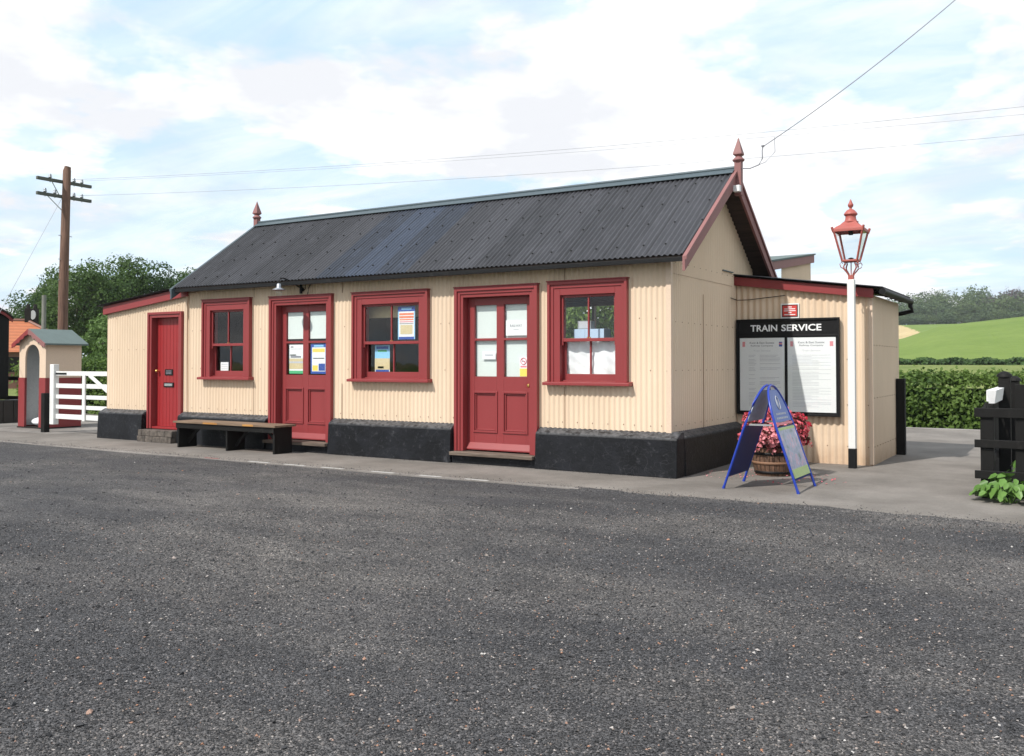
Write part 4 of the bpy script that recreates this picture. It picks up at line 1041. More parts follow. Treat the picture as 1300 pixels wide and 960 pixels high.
mb = MB(); mb.box(SM-.2, SM-.08, SB-.2, SB-.085, 1.16, 1.34); mb.box(SM-.17, SM-.11, SB-.22, SB-.2, 1.2, 1.3, 1); o = mb.obj('telephone_box', ['dark', 'inkd'], None, .01); tag(o, 'small dark box fixed on the back wall inside the open hut', 'box')
mb = MB(); vs = []; nu, nv = 16, 9
for i in range(nu):
    for j in range(nv):
        a = 2*pi*i/nu; b = -pi/2+pi*j/(nv-1); k_ = 1+.09*sin(3*a+2*b)+.06*sin(5*a)
        vs.append((SM-.12+.24*cos(b)*cos(a)*k_, SF+.3+.18*cos(b)*sin(a)*k_,   .03+max(.0, .09+.09*sin(b))*k_))
mb.add(vs, [(i*nv+j, ((i+1) % nu)*nv+j, ((i+1) % nu)*nv+j+1, i*nv+j+1) for i in range(nu) for j in range(nv-1)], 0, True)
o = mb.obj('sack', ['cloth']); tag(o, 'slumped white sack on the floor of the small hut', 'sack')

# ------------------------------------------------------------------ white gate
gt_ = thing('gate', (-17.2, 11.15, 0), 'white five barred wooden gate between the small hut and the building', 'gate')
mb = MB(); mb.box(-18.22, -18.08, 11.09, 11.21, .17, 1.42); mb.obj('stile', ['white'], gt_, .008)
mb = MB(); mb.box(-17.12, -17.03, 11.105, 11.135, .27, 1.2); mb.obj('stile', ['white'], gt_, .004)
for z0, z1 in ((1.185, 1.275), (.93, 1.02), (.71, .79), (.50, .58), (.29, .39)):
    mb = MB(); mb.box(-18.08, -16.12, 11.136, 11.17, z0, z1); mb.obj('rail', ['white'], gt_, .004)
mb = MB(); mb.bar((-16.9, 11.12, 1.20), (-16.22, 11.12, .84), .03, .07, (0, 0, 1)); mb.obj('brace', ['white'], gt_, .004)
mb = MB(); mb.box(-18.07, -17.70, 11.125, 11.135, 1.21, 1.245); mb.obj('hinge', ['black'], gt_)
mb = MB(); mb.box(-18.38, -18.25, 11.0, 11.12, 0, .82); o = mb.obj('bollard', ['tarblack'], None, .01); tag(o, 'short black post in front of the maroon corner of the hut', 'post')
mb = MB(); mb.box(-16.22, -16.12, 11.1, 11.2, .56, 1.3); o = mb.obj('gate_post', ['red'], None, .006); tag(o, 'narrow maroon post closing the gate against the building', 'post')

# ------------------------------------------------------------------ goods van at left edge
vn = thing('railway_van', (-25.2, 11.4, 0), 'dark railway van with curved roof cut by the left edge of the photo', 'railway van')
mb = MB(); mb.box(-28, -22.5, 10.15, 12.62, .55, 2.62)
for k in range(9): mb.box(-22.5, -22.485, 10.2+k*.27, 10.2+k*.27+.26, .6, 2.6)
mb.obj('body', ['tarblack'], vn)
mb = MB(); arc = [(11.385+1.33*sin(a), 2.58+.40*(cos(a)-cos(1.2))/(1-cos(1.2))) for a in np.linspace(-1.2, 1.2, 17)]
arc = [(11.385+(y-11.385)*1.06, z) for y, z in arc]
poly = arc+[(y, z-.05) for y, z in arc[::-1]]
mb.prism(poly, 0, -28.05, -22.42); mb.obj('roof', ['dark'], vn)
mb = MB(); poly = [(y, z-.051) for y, z in arc]+[(y*.999+.01, z-.12) for y, z in arc[::-1]]; mb.prism(poly, 0, -22.49, -22.45); mb.obj('roof_rim', ['redbright' if False else 'red'], vn)
mb = MB(); mb.box(-28, -22.45, 10.3, 12.5, .42, .54); mb.obj('underframe', ['dark'], vn)
for x in (-23.4, -27):
    for y in (10.65, 12.12):
        mb = MB(); mb.lathe([(.2, 0), (.40, .0), (.42, .04), (.40, .1), (.2, .1)], (0, 0, 0), 24); mb.v = [(x+v[0], y+v[2], .42+v[1]) for v in mb.v]; mb.obj('wheel', ['dark'], vn)
mb = MB(); mb.box(-22.3, -21.9, 10.4, 12.9, 0, .55)
for k in range(10): mb.box(-21.9, -21.88, 10.42+k*.25, 10.42+k*.25+.235, .01, .54)
o = mb.obj('timber_bulkhead', [paint('weathered_dark_timber', (.035, .028, .024), .7, 8)], None, .004); tag(o, 'low dark vertical board barrier between railway van and hut', 'barrier')
lf_ = thing('fence', (-21.5, 13.2, 0), 'dark post and rail fence behind the railway van and hut', 'fence')
for z in (.55, 1.05): 
    mb = MB(); mb.bar((-26, 13.2, z), (-20.3, 13.2, z), .05, .1); mb.obj('rail', ['tarblack'], lf_)
for x in (-25, -23, -21.2):
    mb = MB(); mb.box(x-.06, x+.06, 13.22, 13.32, 0, 1.2); mb.obj('post', ['tarblack'], lf_)

# ------------------------------------------------------------------ telegraph poles and wires
tp = thing('telegraph_pole', (-25.46, 15.87, 0), 'tall brown telegraph pole with two crossarms behind the small hut', 'telegraph pole')
top = (-25.40, 15.95, 7.26)
mb = MB(); mb.tube([(-25.46, 15.87, 0), (-25.45, 15.88, 3.5), (-25.41, 15.93, 7.15), top], [.15, .135, .11, .09], 14); mb.obj('pole', ['polewood'], tp)
ins = []
for z in (6.80, 6.36):
    mb = MB(); mb.box(-25.52, -25.44 if False else -25.43, 15.05, 16.75, z-.045, z+.045); a_ = mb.obj('crossarm', [wood('arm_wood', (.05, .055, .045), (.13, .14, .12), .8, 1)], tp, .004)
    for y in (15.45, 16.2, 16.45) if z > 6.5 else (15.3, 15.6, 16.2, 16.45):
        mb = MB(); mb.lathe([(.015, -.12), (.015, 0), (.045, .01), (.05, .05), (.03, .06), (.045, .08), (.03, .12), (.01, .13)], (-25.475, y, z+.05), 8); mb.obj('insulator', ['steel'], a_)
        ins.append((-25.475, y, z+.13))
mb = MB(); mb.bar((-25.5, 15.85, 5.95), (-25.5, 15.35, 6.36), .03, .012); mb.bar((-25.5, 15.75, 6.4), (-25.5, 15.5, 6.8), .03, .012); mb.obj('stay_brace', ['steel'], tp)
mb = MB()
for k, z in enumerate((5.2, 4.5, 3.9)): mb.bar((-25.43, 15.72-.02, z), (-25.43, 16.12, z), .02, .02)
mb.obj('climbing_irons', ['steel'], tp)
e2 = far(1500, 24, 60)
tp2 = copy_tree(tp); tp2.location = (e2[0]+25.46*0, e2[1], 0); tp2['label'] = 'second telegraph pole along the line beyond the right edge of the view'
def wire(p, q, sag, r, label, name='overhead_wire', group='telephone wires above the station roof', n=24):
    p, q = Vector(p), Vector(q); mb = MB()
    mb.tube([p.lerp(q, k/n)-Vector((0, 0, sag*4*(k/n)*(1-k/n))) for k in range(n+1)], r, 5)
    o = mb.obj(name, ['wiregrey']); return tag(o, label, 'wire', group)
# wire ends chosen on real crossarm height of the second pole
def wy(dy, dz): return (e2[0]-.01, e2[1]+dy, dz)
wire((-25.475, 16.2, 6.93), wy(.33, 7.35), .25, .0045, 'upper telephone wire crossing the sky above the roof')
wire((-25.475, 16.45, 6.93), wy(.58, 7.2), .2, .0035, 'middle telephone wire crossing the sky above the roof')
wire((-25.475, 16.45, 6.49), wy(.58, 6.75), .25, .0045, 'lowest telephone wire crossing the sky above the roof')
st = far(30, 26, 352)
wire((-25.45, 15.8, 6.3), far(-40, 22, 470), -.0, .006, 'thin stay wire slanting down left from the tall pole', 'stay_wire', None)
g_ = far(56, 45, 375)
mb = MB(); mb.tube([(g_[0], g_[1], 0), (g_[0], g_[1], g_[2])], [.11, .09], 8); o = mb.obj('short_pole', ['greywood']); tag(o, 'short grey pole behind the orange roofed house', 'pole')
# service wire from the gable to a pole out of frame
A = Vector((RX1+.1, RY-.02, RZ+.02)); Bp = Vector((RX1+.38, RY+.1, RZ+.32))
q = far(1400, 14, -172); 
sp = thing('service_cable', A, 'thin black service wire rising from the gable finial to the upper right', 'wire')
mb = MB(); mb.tube([A, A+Vector((.12, .02, -.01)), A+Vector((.25, .03, .03)), A+Vector((.29, .06, .12)), Bp-Vector((0.01, 0, .06)), Bp], .008, 6)
mb.tube([Bp, Bp+Vector((-.0, 0, .02))], .022, 8)
mb.tube([A+Vector((.12, .02, -.01)), A+Vector((.34, .04, .06)), A+Vector((.46, .09, .2)), Bp+Vector((.16, .02, .12))], .004, 6)
mb.obj('drip_loop', ['ink'], sp)
mb = MB(); n = 20; mb.tube([Bp.lerp(Vector(q), k/n)-Vector((0, 0, .18*4*(k/n)*(1-k/n))) for k in range(n+1)], .006, 6); mb.obj('cable', ['ink'], sp)
tpr = thing('service_pole', (q[0], q[1], 0), 'plain brown service pole beyond the right edge carrying the gable wire', 'telegraph pole')
mb = MB(); mb.tube([(q[0], q[1], 0), (q[0], q[1], q[2]+.2)], [.15, .1], 12); mb.obj('pole', ['polewood'], tpr)

# ------------------------------------------------------------------ platform shelter behind
AX = -4.32
an = thing('platform_canopy', (-8, 16.6, 0), 'cream sided platform canopy with pinkish sloping verge board rising behind the gable', 'canopy')
def cz_(y): return 3.19+(y-15.57)*.138
mb = MB(); corr(mb, 15.95, 17.95, lambda s, o, z: (AX-.05+o, s, z), 0, lambda y: cz_(y)-.1); mb.obj('end_screen', ['cream'], an, fixn=False)
mb = MB(); mb.prism([(14.5, cz_(14.5)-.145), (18.05, cz_(18.05)-.145), (18.05, cz_(18.05)), (14.5, cz_(14.5))], 0, AX-.03, AX+.005); mb.obj('verge_board', ['barge'], an, .004)
mb = MB(); mb.hexa([(-12.6, 14.5, cz_(14.5)+.002), (AX+.02, 14.5, cz_(14.5)+.002), (AX+.02, 18.1, cz_(18.1)+.002), (-12.6, 18.1, cz_(18.1)+.002)], [(-12.6, 14.5, cz_(14.5)+.03), (AX+.02, 14.5, cz_(14.5)+.03), (AX+.02, 18.1, cz_(18.1)+.03), (-12.6, 18.1, cz_(18.1)+.03)]); mb.obj('roof', ['felt'], an)
for x in (-12.4, -9.8):
    mb = MB(); mb.box(x-.06, x+.06, 17.85, 17.97, 0, cz_(17.9)-.01); mb.obj('post', ['red'], an)

# ------------------------------------------------------------------ ground
def struct(name, x0, x1, y0, y1, z, mat, th=None):
    mb = MB()
    if th: mb.box(x0, x1, y0, y1, z-th, z)
    else: mb.add([(x0, y0, z), (x1, y0, z), (x1, y1, z), (x0, y1, z)], [(0, 1, 2, 3)])
    o = mb.obj(name, [mat]); o['kind'] = 'structure'; return o
# gravel yard: gently uneven sheet
xs = np.arange(-30, 14.01, .25); ys = np.arange(-12, 9.38, .25); ys[-1] = 9.36
XX, YY = np.meshgrid(xs, ys, indexing='ij')
ZZ = .012*np.sin(XX*.9+YY*.5)+.010*np.sin(XX*.4-YY*1.1)+.006*np.sin(XX*2.3+YY*1.7)-.012
ZZ = np.where(YY > 8.8, ZZ*.3-.004, ZZ)
V = np.stack([XX, YY, ZZ], -1).reshape(-1, 3); ny = len(ys); I, J = np.meshgrid(np.arange(len(xs)-1), np.arange(ny-1), indexing='ij'); k = (I*ny+J).ravel()
o = np_mesh('gravel_yard', V, np.stack([k, k+ny, k+ny+1, k+1], 1), 'gravel', None, True); o['kind'] = 'structure'
def yz(x, y):
    z = .012*np.sin(x*.9+y*.5)+.010*np.sin(x*.4-y*1.1)+.006*np.sin(x*2.3+y*1.7)-.012
    return np.where(y > 8.8, z*.3-.004, z)
struct('pavement', -30, 14, 9.35, 22.0, .0, 'pave', .9)
o = struct('kerb_line', -30, -4.9, 9.33, 9.40, .006, 'kerb', .02)
for x0, x1 in ((-10.35, -9.93), (-9.62, -9.22), (-8.9, -8.5), (-8.0, -7.62), (-7.2, -6.86), (-6.5, -6.15), (-11.3, -11.0), (-5.9, -5.3)):
    if True:
        mb = MB(); mb.box(x0, x1, 9.34, 9.385, .0, .0105); o = mb.obj('kerb_marking', ['wornwhite' if x0 > -11 and x0 != -5.9 else ('kerb' if x0 == -5.9 else 'barge')]); o['kind'] = 'structure'
struct('platform_edge', -30, 14, 21.7, 22.06, .012, 'kerb', .1)
mb = MB(); vs = [(-17.3, 11.3), (-16.3, 13), (-24, 16), (-30, 16), (-30, 10.9), (-24, 10.3), (-19, 10.75), (-17.8, 10.85)]
mb.add([(x, y, .004) for x, y in vs], [tuple(range(len(vs)))]); o = mb.obj('gravel_path', ['palegravel']); o['kind'] = 'structure'
mb = MB(); xx = np.arange(-5.0, 14, .06); wv = .035+.05*np.sin(xx*2.1)+.035*np.sin(xx*5.3+1)+.02*np.sin(xx*13.7)+.012*np.sin(xx*31)
vs = [(x, 9.26, -.022) for x in xx]+[(x, 9.345, .004) for x in xx]+[(x, 9.36+max(.0, w_+.03), .004) for x, w_ in zip(xx, wv)]; k_ = len(xx)
mb.add(vs, [(j*k_+i, j*k_+i+1, (j+1)*k_+i+1, (j+1)*k_+i) for j in (0, 1) for i in range(k_-1)]); o = mb.obj('gravel_spill', ['gravel']); o['kind'] = 'structure'
# loose stones
def stones(n, sample, smin, smax, name, label, power=2.5):
    P_ = sample(n); n = len(P_)
    sz = smin+(smax-smin)*rng.power(1/power, n)
    base = np.array([[1, 0, 0], [0, 1, 0], [-1, 0, 0], [0, -1, 0], [0, 0, .7], [0, 0, -.7]], float)
    V = base[None]*rng.uniform(.55, 1.25, (n, 6, 1)); V = V+rng.normal(0, .18, V.shape)
    a = rng.uniform(0, 2*pi, n); ca_, sa_ = np.cos(a), np.sin(a)
    x = V[..., 0]*ca_[:, None]-V[..., 1]*sa_[:, None]; y = V[..., 0]*sa_[:, None]+V[..., 1]*ca_[:, None]
    V = np.stack([x, y, V[..., 2]], -1)*sz[:, None, None]*.5
    V += P_[:, None, :]; V[..., 2] += sz[:, None]*.15
    F0 = np.array([[0, 1, 4], [1, 2, 4], [2, 3, 4], [3, 0, 4], [1, 0, 5], [2, 1, 5], [3, 2, 5], [0, 3, 5]])
    Fc = (np.arange(n)[:, None, None]*6+F0[None]).reshape(-1, 3)
    o = np_mesh(name, V.reshape(-1, 3), Fc, 'stone'); tag(o, label, 'gravel', kind='stuff')
def samp(dmin, dmax, power):
    def f(n):
        D = dmin+(dmax-dmin)*rng.power(power, n); az = rng.uniform(-.56, .56, n)
        px = az*1.0
        r = np.stack([np.sin(-TH+az*1.05), np.cos(-TH+az*1.05)], 1)*D[:, None]
        r = r[r[:, 1] < 9.3]
        return np.column_stack([r, yz(r[:, 0], r[:, 1])])
    return f
stones(120000, samp(3.0, 9.5, .85), .005, .017, 'fine_gravel', 'fine dark chippings covering the foreground yard', 2)
stones(12000, samp(3.0, 16, 1.25), .010, .034, 'loose_gravel', 'larger loose pale and orange stones scattered on the yard', 5)

def spill(n):
    x = rng.uniform(-17, 3, n); y = 9.33+np.abs(rng.normal(0, .16, n)); return np.column_stack([x, y, np.full(n, .004)])
stones(5000, spill, .005, .018, 'edge_gravel', 'loose grit spilled along the pavement edge', 3)
def wallfoot(n):
    x = rng.uniform(-13.5, -4.3, n); y = 10.79-np.abs(rng.normal(0, .05, n)); return np.column_stack([x, y, np.full(n, .002)])
stones(1500, wallfoot, .004, .012, 'wall_foot_grit', 'fine grit gathered along the foot of the black plinth', 3)
# terrain to the horizon
def smooth(a, b, x):
    t = np.clip((x-a)/(b-a), 0, 1); return t*t*(3-2*t)
def terr(x, y):
    D = np.hypot(x, y); az = np.arctan2(x, y)     # 0 = +Y
    azl, azr = -.16, -.02                          # view azimuths x=1140 .. 1300
    k = np.clip((az-azl)/(azr-azl), -1.2, 2.2)
    right = smooth(-.62, -.28, az)
    z = -.95+2.2*smooth(60, 105, D)
    R = np.interp(az, [-.4, -.25, -.153, -.1154, -.044, .1], [5.5, 6.3, 7.5, 10.9, 12.8, 13.8])
    z = z+right*(smooth(105, 265, D)*(R-1.25)-.9*smooth(265, 285, D)+smooth(285, 445, D)*(19.0-R))+right*8*smooth(500, 900, D)
    near = smooth(21.95, 22.05, y)
    lift = smooth(-15, -18, x)*(1-smooth(60, 100, D))
    return np.where(y < 22, -.05, np.where(D < 60, z*(1-lift)+(-.05)*lift, z))
xs = np.unique(np.concatenate([np.linspace(-700, -60, 30), np.linspace(-60, 60, 81), np.linspace(60, 300, 61), np.linspace(300, 700, 20), np.linspace(-200, 60, 101)]))
ys = np.unique(np.concatenate([np.linspace(-700, -14, 14), np.linspace(-14, 21.98, 10), [22.02], np.linspace(22.1, 120, 60), np.linspace(120, 560, 150), np.linspace(560, 900, 14)]))
XX, YY = np.meshgrid(xs, ys, indexing='ij'); V = np.stack([XX, YY, terr(XX, YY)], -1).reshape(-1, 3)
ny = len(ys); I, J = np.meshgrid(np.arange(len(xs)-1), np.arange(ny-1), indexing='ij'); k = (I*ny+J).ravel()
cx = (xs[I.ravel()]+xs[I.ravel()+1])/2; cy = (ys[J.ravel()]+ys[J.ravel()+1])/2
Dc = np.hypot(cx, cy); azc = np.arctan2(cx, cy)
o = np_mesh('terrain', V, np.stack([k, k+ny, k+ny+1, k+1], 1), 'grass', None, True); o['kind'] = 'structure'
o.data.materials.append(M['field']); o.data.materials.append(M['wheat'])
mi = np.where((Dc > 104) & (Dc < 272), 1, 0); mi = np.where((Dc >= 280) & (Dc < 445) & (azc < -.112-.0003*(Dc-280)), 2, mi); mi = np.where((Dc >= 272) & (mi == 0) & (Dc < 450), 1, mi)
o.data.polygons.foreach_set('material_index', mi.astype(np.int32))
# railway track below the platform
tr = thing('railway_track', (-5, 23.8, -.95), 'railway track running below the platform edge behind the building', 'railway track')
for y in (23.1, 24.55):
    mb = MB(); mb.box(-40, 20, y-.035, y+.035, -.82, -.68); mb.obj('rail', ['rust'], tr)
mb = MB()
for k in range(80): mb.box(-38+k*.72, -37.75+k*.72, 22.6, 25.1, -.94, -.83)
o_ = mb.obj('sleepers', ['dark'], tr)

# ------------------------------------------------------------------ vegetation
def hedge(name, x0, x1, y0, y1, z0, z1, n, size, mat, label, ang=0):
    t = thing(name, ((x0+x1)/2, (y0+y1)/2, z0), label, 'hedge')
    # leaves over front, top and ends of a lumpy box
    u = rng.uniform(0, 1, n); v = rng.uniform(0, 1, n); side = rng.uniform(0, 1, n); Hh = z1-z0; Wd = y1-y0; per = Hh/(Hh+Wd)
    X = x0+(x1-x0)*u
    lump = lambda a, b: .10*np.sin(a*2.1+b*3.3)+.08*np.sin(a*4.7-b*2.1)+.06*np.sin(a*9.3+b*7.7)
    fr = side < per*.8; bk = side > .93
    Y = np.where(fr, y0+lump(X, v*Hh)-.0, np.where(bk, y1, y0+Wd*v)); Z = np.where(fr | bk, z0+Hh*v, z1+lump(X, Y*2)*.5)
    Nr = np.where(fr[:, None], [[0, -1, .35]], np.where(bk[:, None], [[0, 1, .3]], [[0, 0, 1.]]))
    C = np.stack([X, Y, Z], 1)+rng.normal(0, size*.7, (n, 3))
    V, Fc = leaves(C, Nr, size, .65); np_mesh('foliage', V, Fc, mat, t, origin=t.location)
    mb = MB(); mb.box(x0+.2, x1-.2, y0+.28, y1-.1, z0, z1-.28); mb.obj('shade_core', [M['leafcore']], t)  # solid block; shade between the leaves is put into its dark colour
    return t
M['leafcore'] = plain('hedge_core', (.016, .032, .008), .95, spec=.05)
hedge('hedge', -9, 14, 26.6, 28.4, -.95, 1.02, 42000, .12, 'leaf_hedge', 'dense clipped green hedge beyond the railway at the right')
# taller shoots along the hedge top
hedge('hedge', -30, -9.2, 27.5, 29.5, -.95, 1.0, 6000, .16, 'leaf_hedge', 'rear stretch of hedge hidden behind the station building')
hedge('hedge', -27.5, -18.4, 15.6, 17.2, -.05, 1.35, 14000, .12, 'leaf_hedge', 'green hedge seen through the white gate')
def tree(name, loc, hgt, cr, mat, label, nlobe=26, nleaf=7000, size=.22, trunk=True, group=None, lowf=.18, cat='tree', seed=0, flat=1.0):
    r_ = np.random.default_rng(seed+11)
    t = thing(name, loc, label, cat, group); L = np.array(loc)
    ch = hgt*(1-lowf)/2; cc = L+np.array([0, 0, hgt*lowf+ch])
    d = r_.normal(0, 1, (nlobe, 3)); d /= np.linalg.norm(d, axis=1)[:, None]
    rr_ = r_.uniform(.45, .82, nlobe)[:, None]
    lc = cc+d*rr_*np.array([cr, cr, ch]); lr = r_.uniform(.2, .36, nlobe)*cr*flat
    per = nleaf//nlobe; Cs = []; Ns = []
    for c, r in zip(lc, lr):
        u = r_.normal(0, 1, (per, 3)); u[:, 2] += .25; u /= np.linalg.norm(u, axis=1)[:, None]
        k = 1+.18*np.sin(u[:, 0]*6+u[:, 2]*5+c[0])+r_.normal(0, .10, per)
        Cs.append(c+u*(r*k)[:, None]*np.array([1, 1, .85])); Ns.append(u)
    C = np.concatenate(Cs); Nn = np.concatenate(Ns); C[:, 2] = np.maximum(C[:, 2], L[2]+hgt*.06)
    global rng
    V, Fc = leaves(C, Nn, size, .55); np_mesh('crown', V, Fc, mat, t, origin=loc)
    mb = MB(); th = hgt*.022
    tp_ = (loc[0]+.1, loc[1], loc[2]+hgt*.8); md = (loc[0]-.05, loc[1], loc[2]+hgt*.4)
    mb.tube([(loc[0], loc[1], loc[2]-.1), md, tp_], [th*1.3, th, th*.25], 8)
    for k in range(0, nlobe, 3 if nlobe > 12 else 2):
        e = lc[k]; s0 = Vector((loc[0], loc[1], loc[2]+hgt*r_.uniform(.25, .5))); m_ = s0.lerp(Vector(e), .5)+Vector((0, 0, hgt*.04))
        mb.tube([s0, m_, e], [th*.5, th*.33, th*.12], 5)
    mb.obj('trunk', ['bark'], t)
    return t
G0 = -.05
def gz(p): return (p[0], p[1], float(terr(np.array(p[0]), np.array(p[1]))))
def T(px, D, ptop, crpx, *a, **k):
    p = far(px, D); topz = far(px, D, ptop)[2]; loc = gz(p); cr = crpx*D/F*1.08
    return tree(a[0], loc, topz-loc[2], cr, *a[1:], **k)
T(42, 84, 362, 38, 'oak_tree', 'leaf_dark', 'small dark rounded tree behind the orange roofed house', seed=1, nleaf=9000)
T(98, 76, 324, 52, 'oak_tree', 'leaf_oak', 'broad green tree standing right behind the tall telegraph pole', seed=2, nleaf=16000, nlobe=34)
T(150, 78, 322, 50, 'oak_tree', 'leaf_oak', 'tallest round green tree between the pole and the building', seed=3, nleaf=16000, nlobe=34)
T(196, 80, 328, 46, 'oak_tree', 'leaf_dark', 'dark green tree rising above the left lean-to roof', seed=4, nleaf=14000, nlobe=30)
T(240, 82, 336, 44, 'oak_tree', 'leaf_oak', 'green tree half hidden behind the left end of the roof', seed=5, nleaf=9000)
T(70, 92, 350, 46, 'oak_tree', 'leaf_dark', 'dark green tree at the back between the pole and the orange roof', seed=6, nleaf=8000)  # dark leaf colour like the other dark trees
T(130, 46, 392, 34, 'bush', 'leaf_willow', 'light green bush behind the hut and gate', seed=8, nleaf=9000, size=.16, lowf=.02, cat='bush')
T(178, 40, 380, 46, 'willow_bush', 'leaf_willow', 'pale green feathery bush just behind the left lean-to', seed=7, nleaf=18000, size=.15, lowf=.02, cat='bush', nlobe=34)
T(215, 42, 372, 40, 'willow_bush', 'leaf_willow', 'taller pale bush against the roof corner of the left lean-to', seed=9, nleaf=12000, size=.15, lowf=.02, cat='bush')
T(118, 34, 440, 22, 'bush', 'leaf_willow', 'low yellow green bush seen above the white gate', seed=10, nleaf=5000, size=.12, lowf=.02, cat='bush')
T(8, 70, 442, 18, 'bush', 'leaf_willow', 'low pale bush between the railway van and the hut', seed=12, nleaf=4000, size=.12, lowf=.02, cat='bush')
T(520, 48, 380, 70, 'oak_tree', 'leaf_oak', 'green tree beyond the platform glimpsed through the end window', seed=13, nleaf=8000, size=.3)
T(770, 46, 372, 80, 'oak_tree', 'leaf_hedge', 'bright green tree beyond the line seen through the end window glass', seed=14, nleaf=10000, size=.25)
# far wood: two prototypes, copied
def wood_proto(mat, label, seed):
    return tree('woodland_tree', (0, 0, 0), 14, 8.5, mat, label, nlobe=12, nleaf=2600, size=.85, group='trees of the far wood on the hill', lowf=.05, seed=seed, flat=1.75)
protos = [wood_proto('leaf_wood1', 'mid green rounded tree in the wood on the hilltop', 21), wood_proto('leaf_wood2', 'darker green tree in the wood on the hilltop', 22), wood_proto('leaf_copper', 'purplish copper tree in the wood at the right edge', 23)]
spots = []
random.seed(5)
sky = [(1120, 384), (1142, 383), (1160, 381), (1178, 378), (1192, 375), (1205, 381), (1222, 371), (1240, 374), (1256, 381), (1270, 379), (1284, 373), (1300, 376), (1318, 378)]
for k, (px, pt) in enumerate(sky): spots.append((px, 500, pt, 2 if px in (1270, 1284) else k % 2, 1.0))
for k, px in enumerate(range(1118, 1330, 17)):
    base = 411-(px-1140)*.055; spots.append((px+random.uniform(-3, 3), 462, base-random.uniform(12, 25), (k*7+1) % 2, .8))
for k, px in enumerate(range(1125, 1330, 24)): spots.append((px, 452, 403-(px-1140)*.05+random.uniform(-2, 2), k % 2, .55))
used = [False]*3
for px, D, pt, kind, w_ in spots:
    pt += random.uniform(-1.5, 2.5)
    p = far(px, D, pt); g = gz(p); h = max(4, p[2]-g[2])
    t = protos[kind] if not used[kind] else copy_tree(protos[kind]); used[kind] = True
    t.location = g; s_ = h/13.2; sw = max(s_, .75)*random.uniform(.8, 1.5); t.scale = (sw, sw, s_); t.rotation_euler.z = random.uniform(0, 6.28)
# dark field hedge across the valley
p0, p1 = far(1090, 104), far(1340, 104)
t = thing('field_hedge', (p0[0], p0[1], .9), 'thin dark field hedge across the foot of the green hill', 'hedge')
n = 6000; u = rng.uniform(0, 1, n); C = np.stack([p0[0]+(p1[0]-p0[0])*u, p0[1]+(p1[1]-p0[1])*u, np.zeros(n)], 1)
C[:, 2] = terr(C[:, 0], C[:, 1])+rng.uniform(0, 1, n)*(.55+.12*np.sin(u*40)); C[:, 1] += rng.normal(0, .5, n)
V, Fc = leaves(C, np.tile([0, -.6, .8], (n, 1)), .45, .6); np_mesh('foliage', V, Fc, 'leaf_dark', t, origin=t.location)

# ------------------------------------------------------------------ bungalow
h0 = far(-10, 62, 450); hc = gz(far(20, 62)); ho = thing('house', (hc[0], hc[1], 0), 'distant bungalow with orange clay tiled hipped roof and brick chimney', 'house')
# oriented so that its long side faces the camera
c = Vector((hc[0], hc[1], 0)); vd = c.normalized(); rt = Vector((vd.y, -vd.x, 0)); ml = D_ = 62/F
def hp(u, v, z): q = c+rt*u+vd*v; return (q.x, q.y, z)
eL, eR = (-30)*62/F*1.1, (88-20)*62/F*1.1; ez, rzz = far(20, 62, 447)[2], far(20, 62, 404)[2]
mb = MB(); mb.hexa([hp(eL+.4, .4, -.1), hp(eR-.4, .4, -.1), hp(eR-.4, 6, -.1), hp(eL+.4, 6, -.1)], [hp(eL+.4, .4, ez), hp(eR-.4, .4, ez), hp(eR-.4, 6, ez), hp(eL+.4, 6, ez)]); mb.obj('wall', ['brick'], ho)
rL, rR = eL+.5, eR-3.4
mb = MB(); E4 = [hp(eL, 0, ez), hp(eR, 0, ez), hp(eR, 6.4, ez), hp(eL, 6.4, ez)]; R2 = [hp(rL, 3.2, rzz), hp(rR, 3.2, rzz)]
mb.add(E4+R2, [(0, 1, 5, 4), (1, 2, 5), (2, 3, 4, 5), (3, 0, 4), (3, 2, 1, 0)])
rf_ = mb.obj('roof', ['tile'], ho)
mb = MB(); mb.tube([E4[1], R2[1]], .12, 6); mb.tube([R2[0], R2[1]], .12, 6); mb.obj('hip_tiles', ['brick'], rf_)
cx_ = (36-20)*62/F; mb = MB(); mb.hexa([hp(cx_-.4, 3, rzz-.6), hp(cx_+.4, 3, rzz-.6), hp(cx_+.4, 3.6, rzz-.6), hp(cx_-.4, 3.6, rzz-.6)], [hp(cx_-.4, 3, rzz+.75), hp(cx_+.4, 3, rzz+.75), hp(cx_+.4, 3.6, rzz+.75), hp(cx_-.4, 3.6, rzz+.75)])
for k in (-.2, .2): mb.lathe([(.12, 0), (.1, .3)], hp(cx_+k, 3.3, rzz+.75), 8)
mb.obj('chimney', ['dark'], rf_)
mb = MB(); mb.lathe([(.0, 0), (.25, .08), (.3, .15)], (0, 0, 0), 12); q = hp(cx_+.1, 2.85, rzz+.35); mb.v = [(q[0]+v[0], q[1]-v[2]+.1, q[2]+v[1]) for v in mb.v]; mb.obj('satellite_dish', ['grey'], rf_)
for u0 in (-.8, 1.2): 
    mb = MB(); a = hp(u0, .38, 0); mb.hexa([hp(u0, .34, .9), hp(u0+1, .34, .9), hp(u0+1, .39, .9), hp(u0, .39, .9)], [hp(u0, .34, 1.8), hp(u0+1, .34, 1.8), hp(u0+1, .39, 1.8), hp(u0, .39, 1.8)]); mb.obj('window', ['dark'], ho)

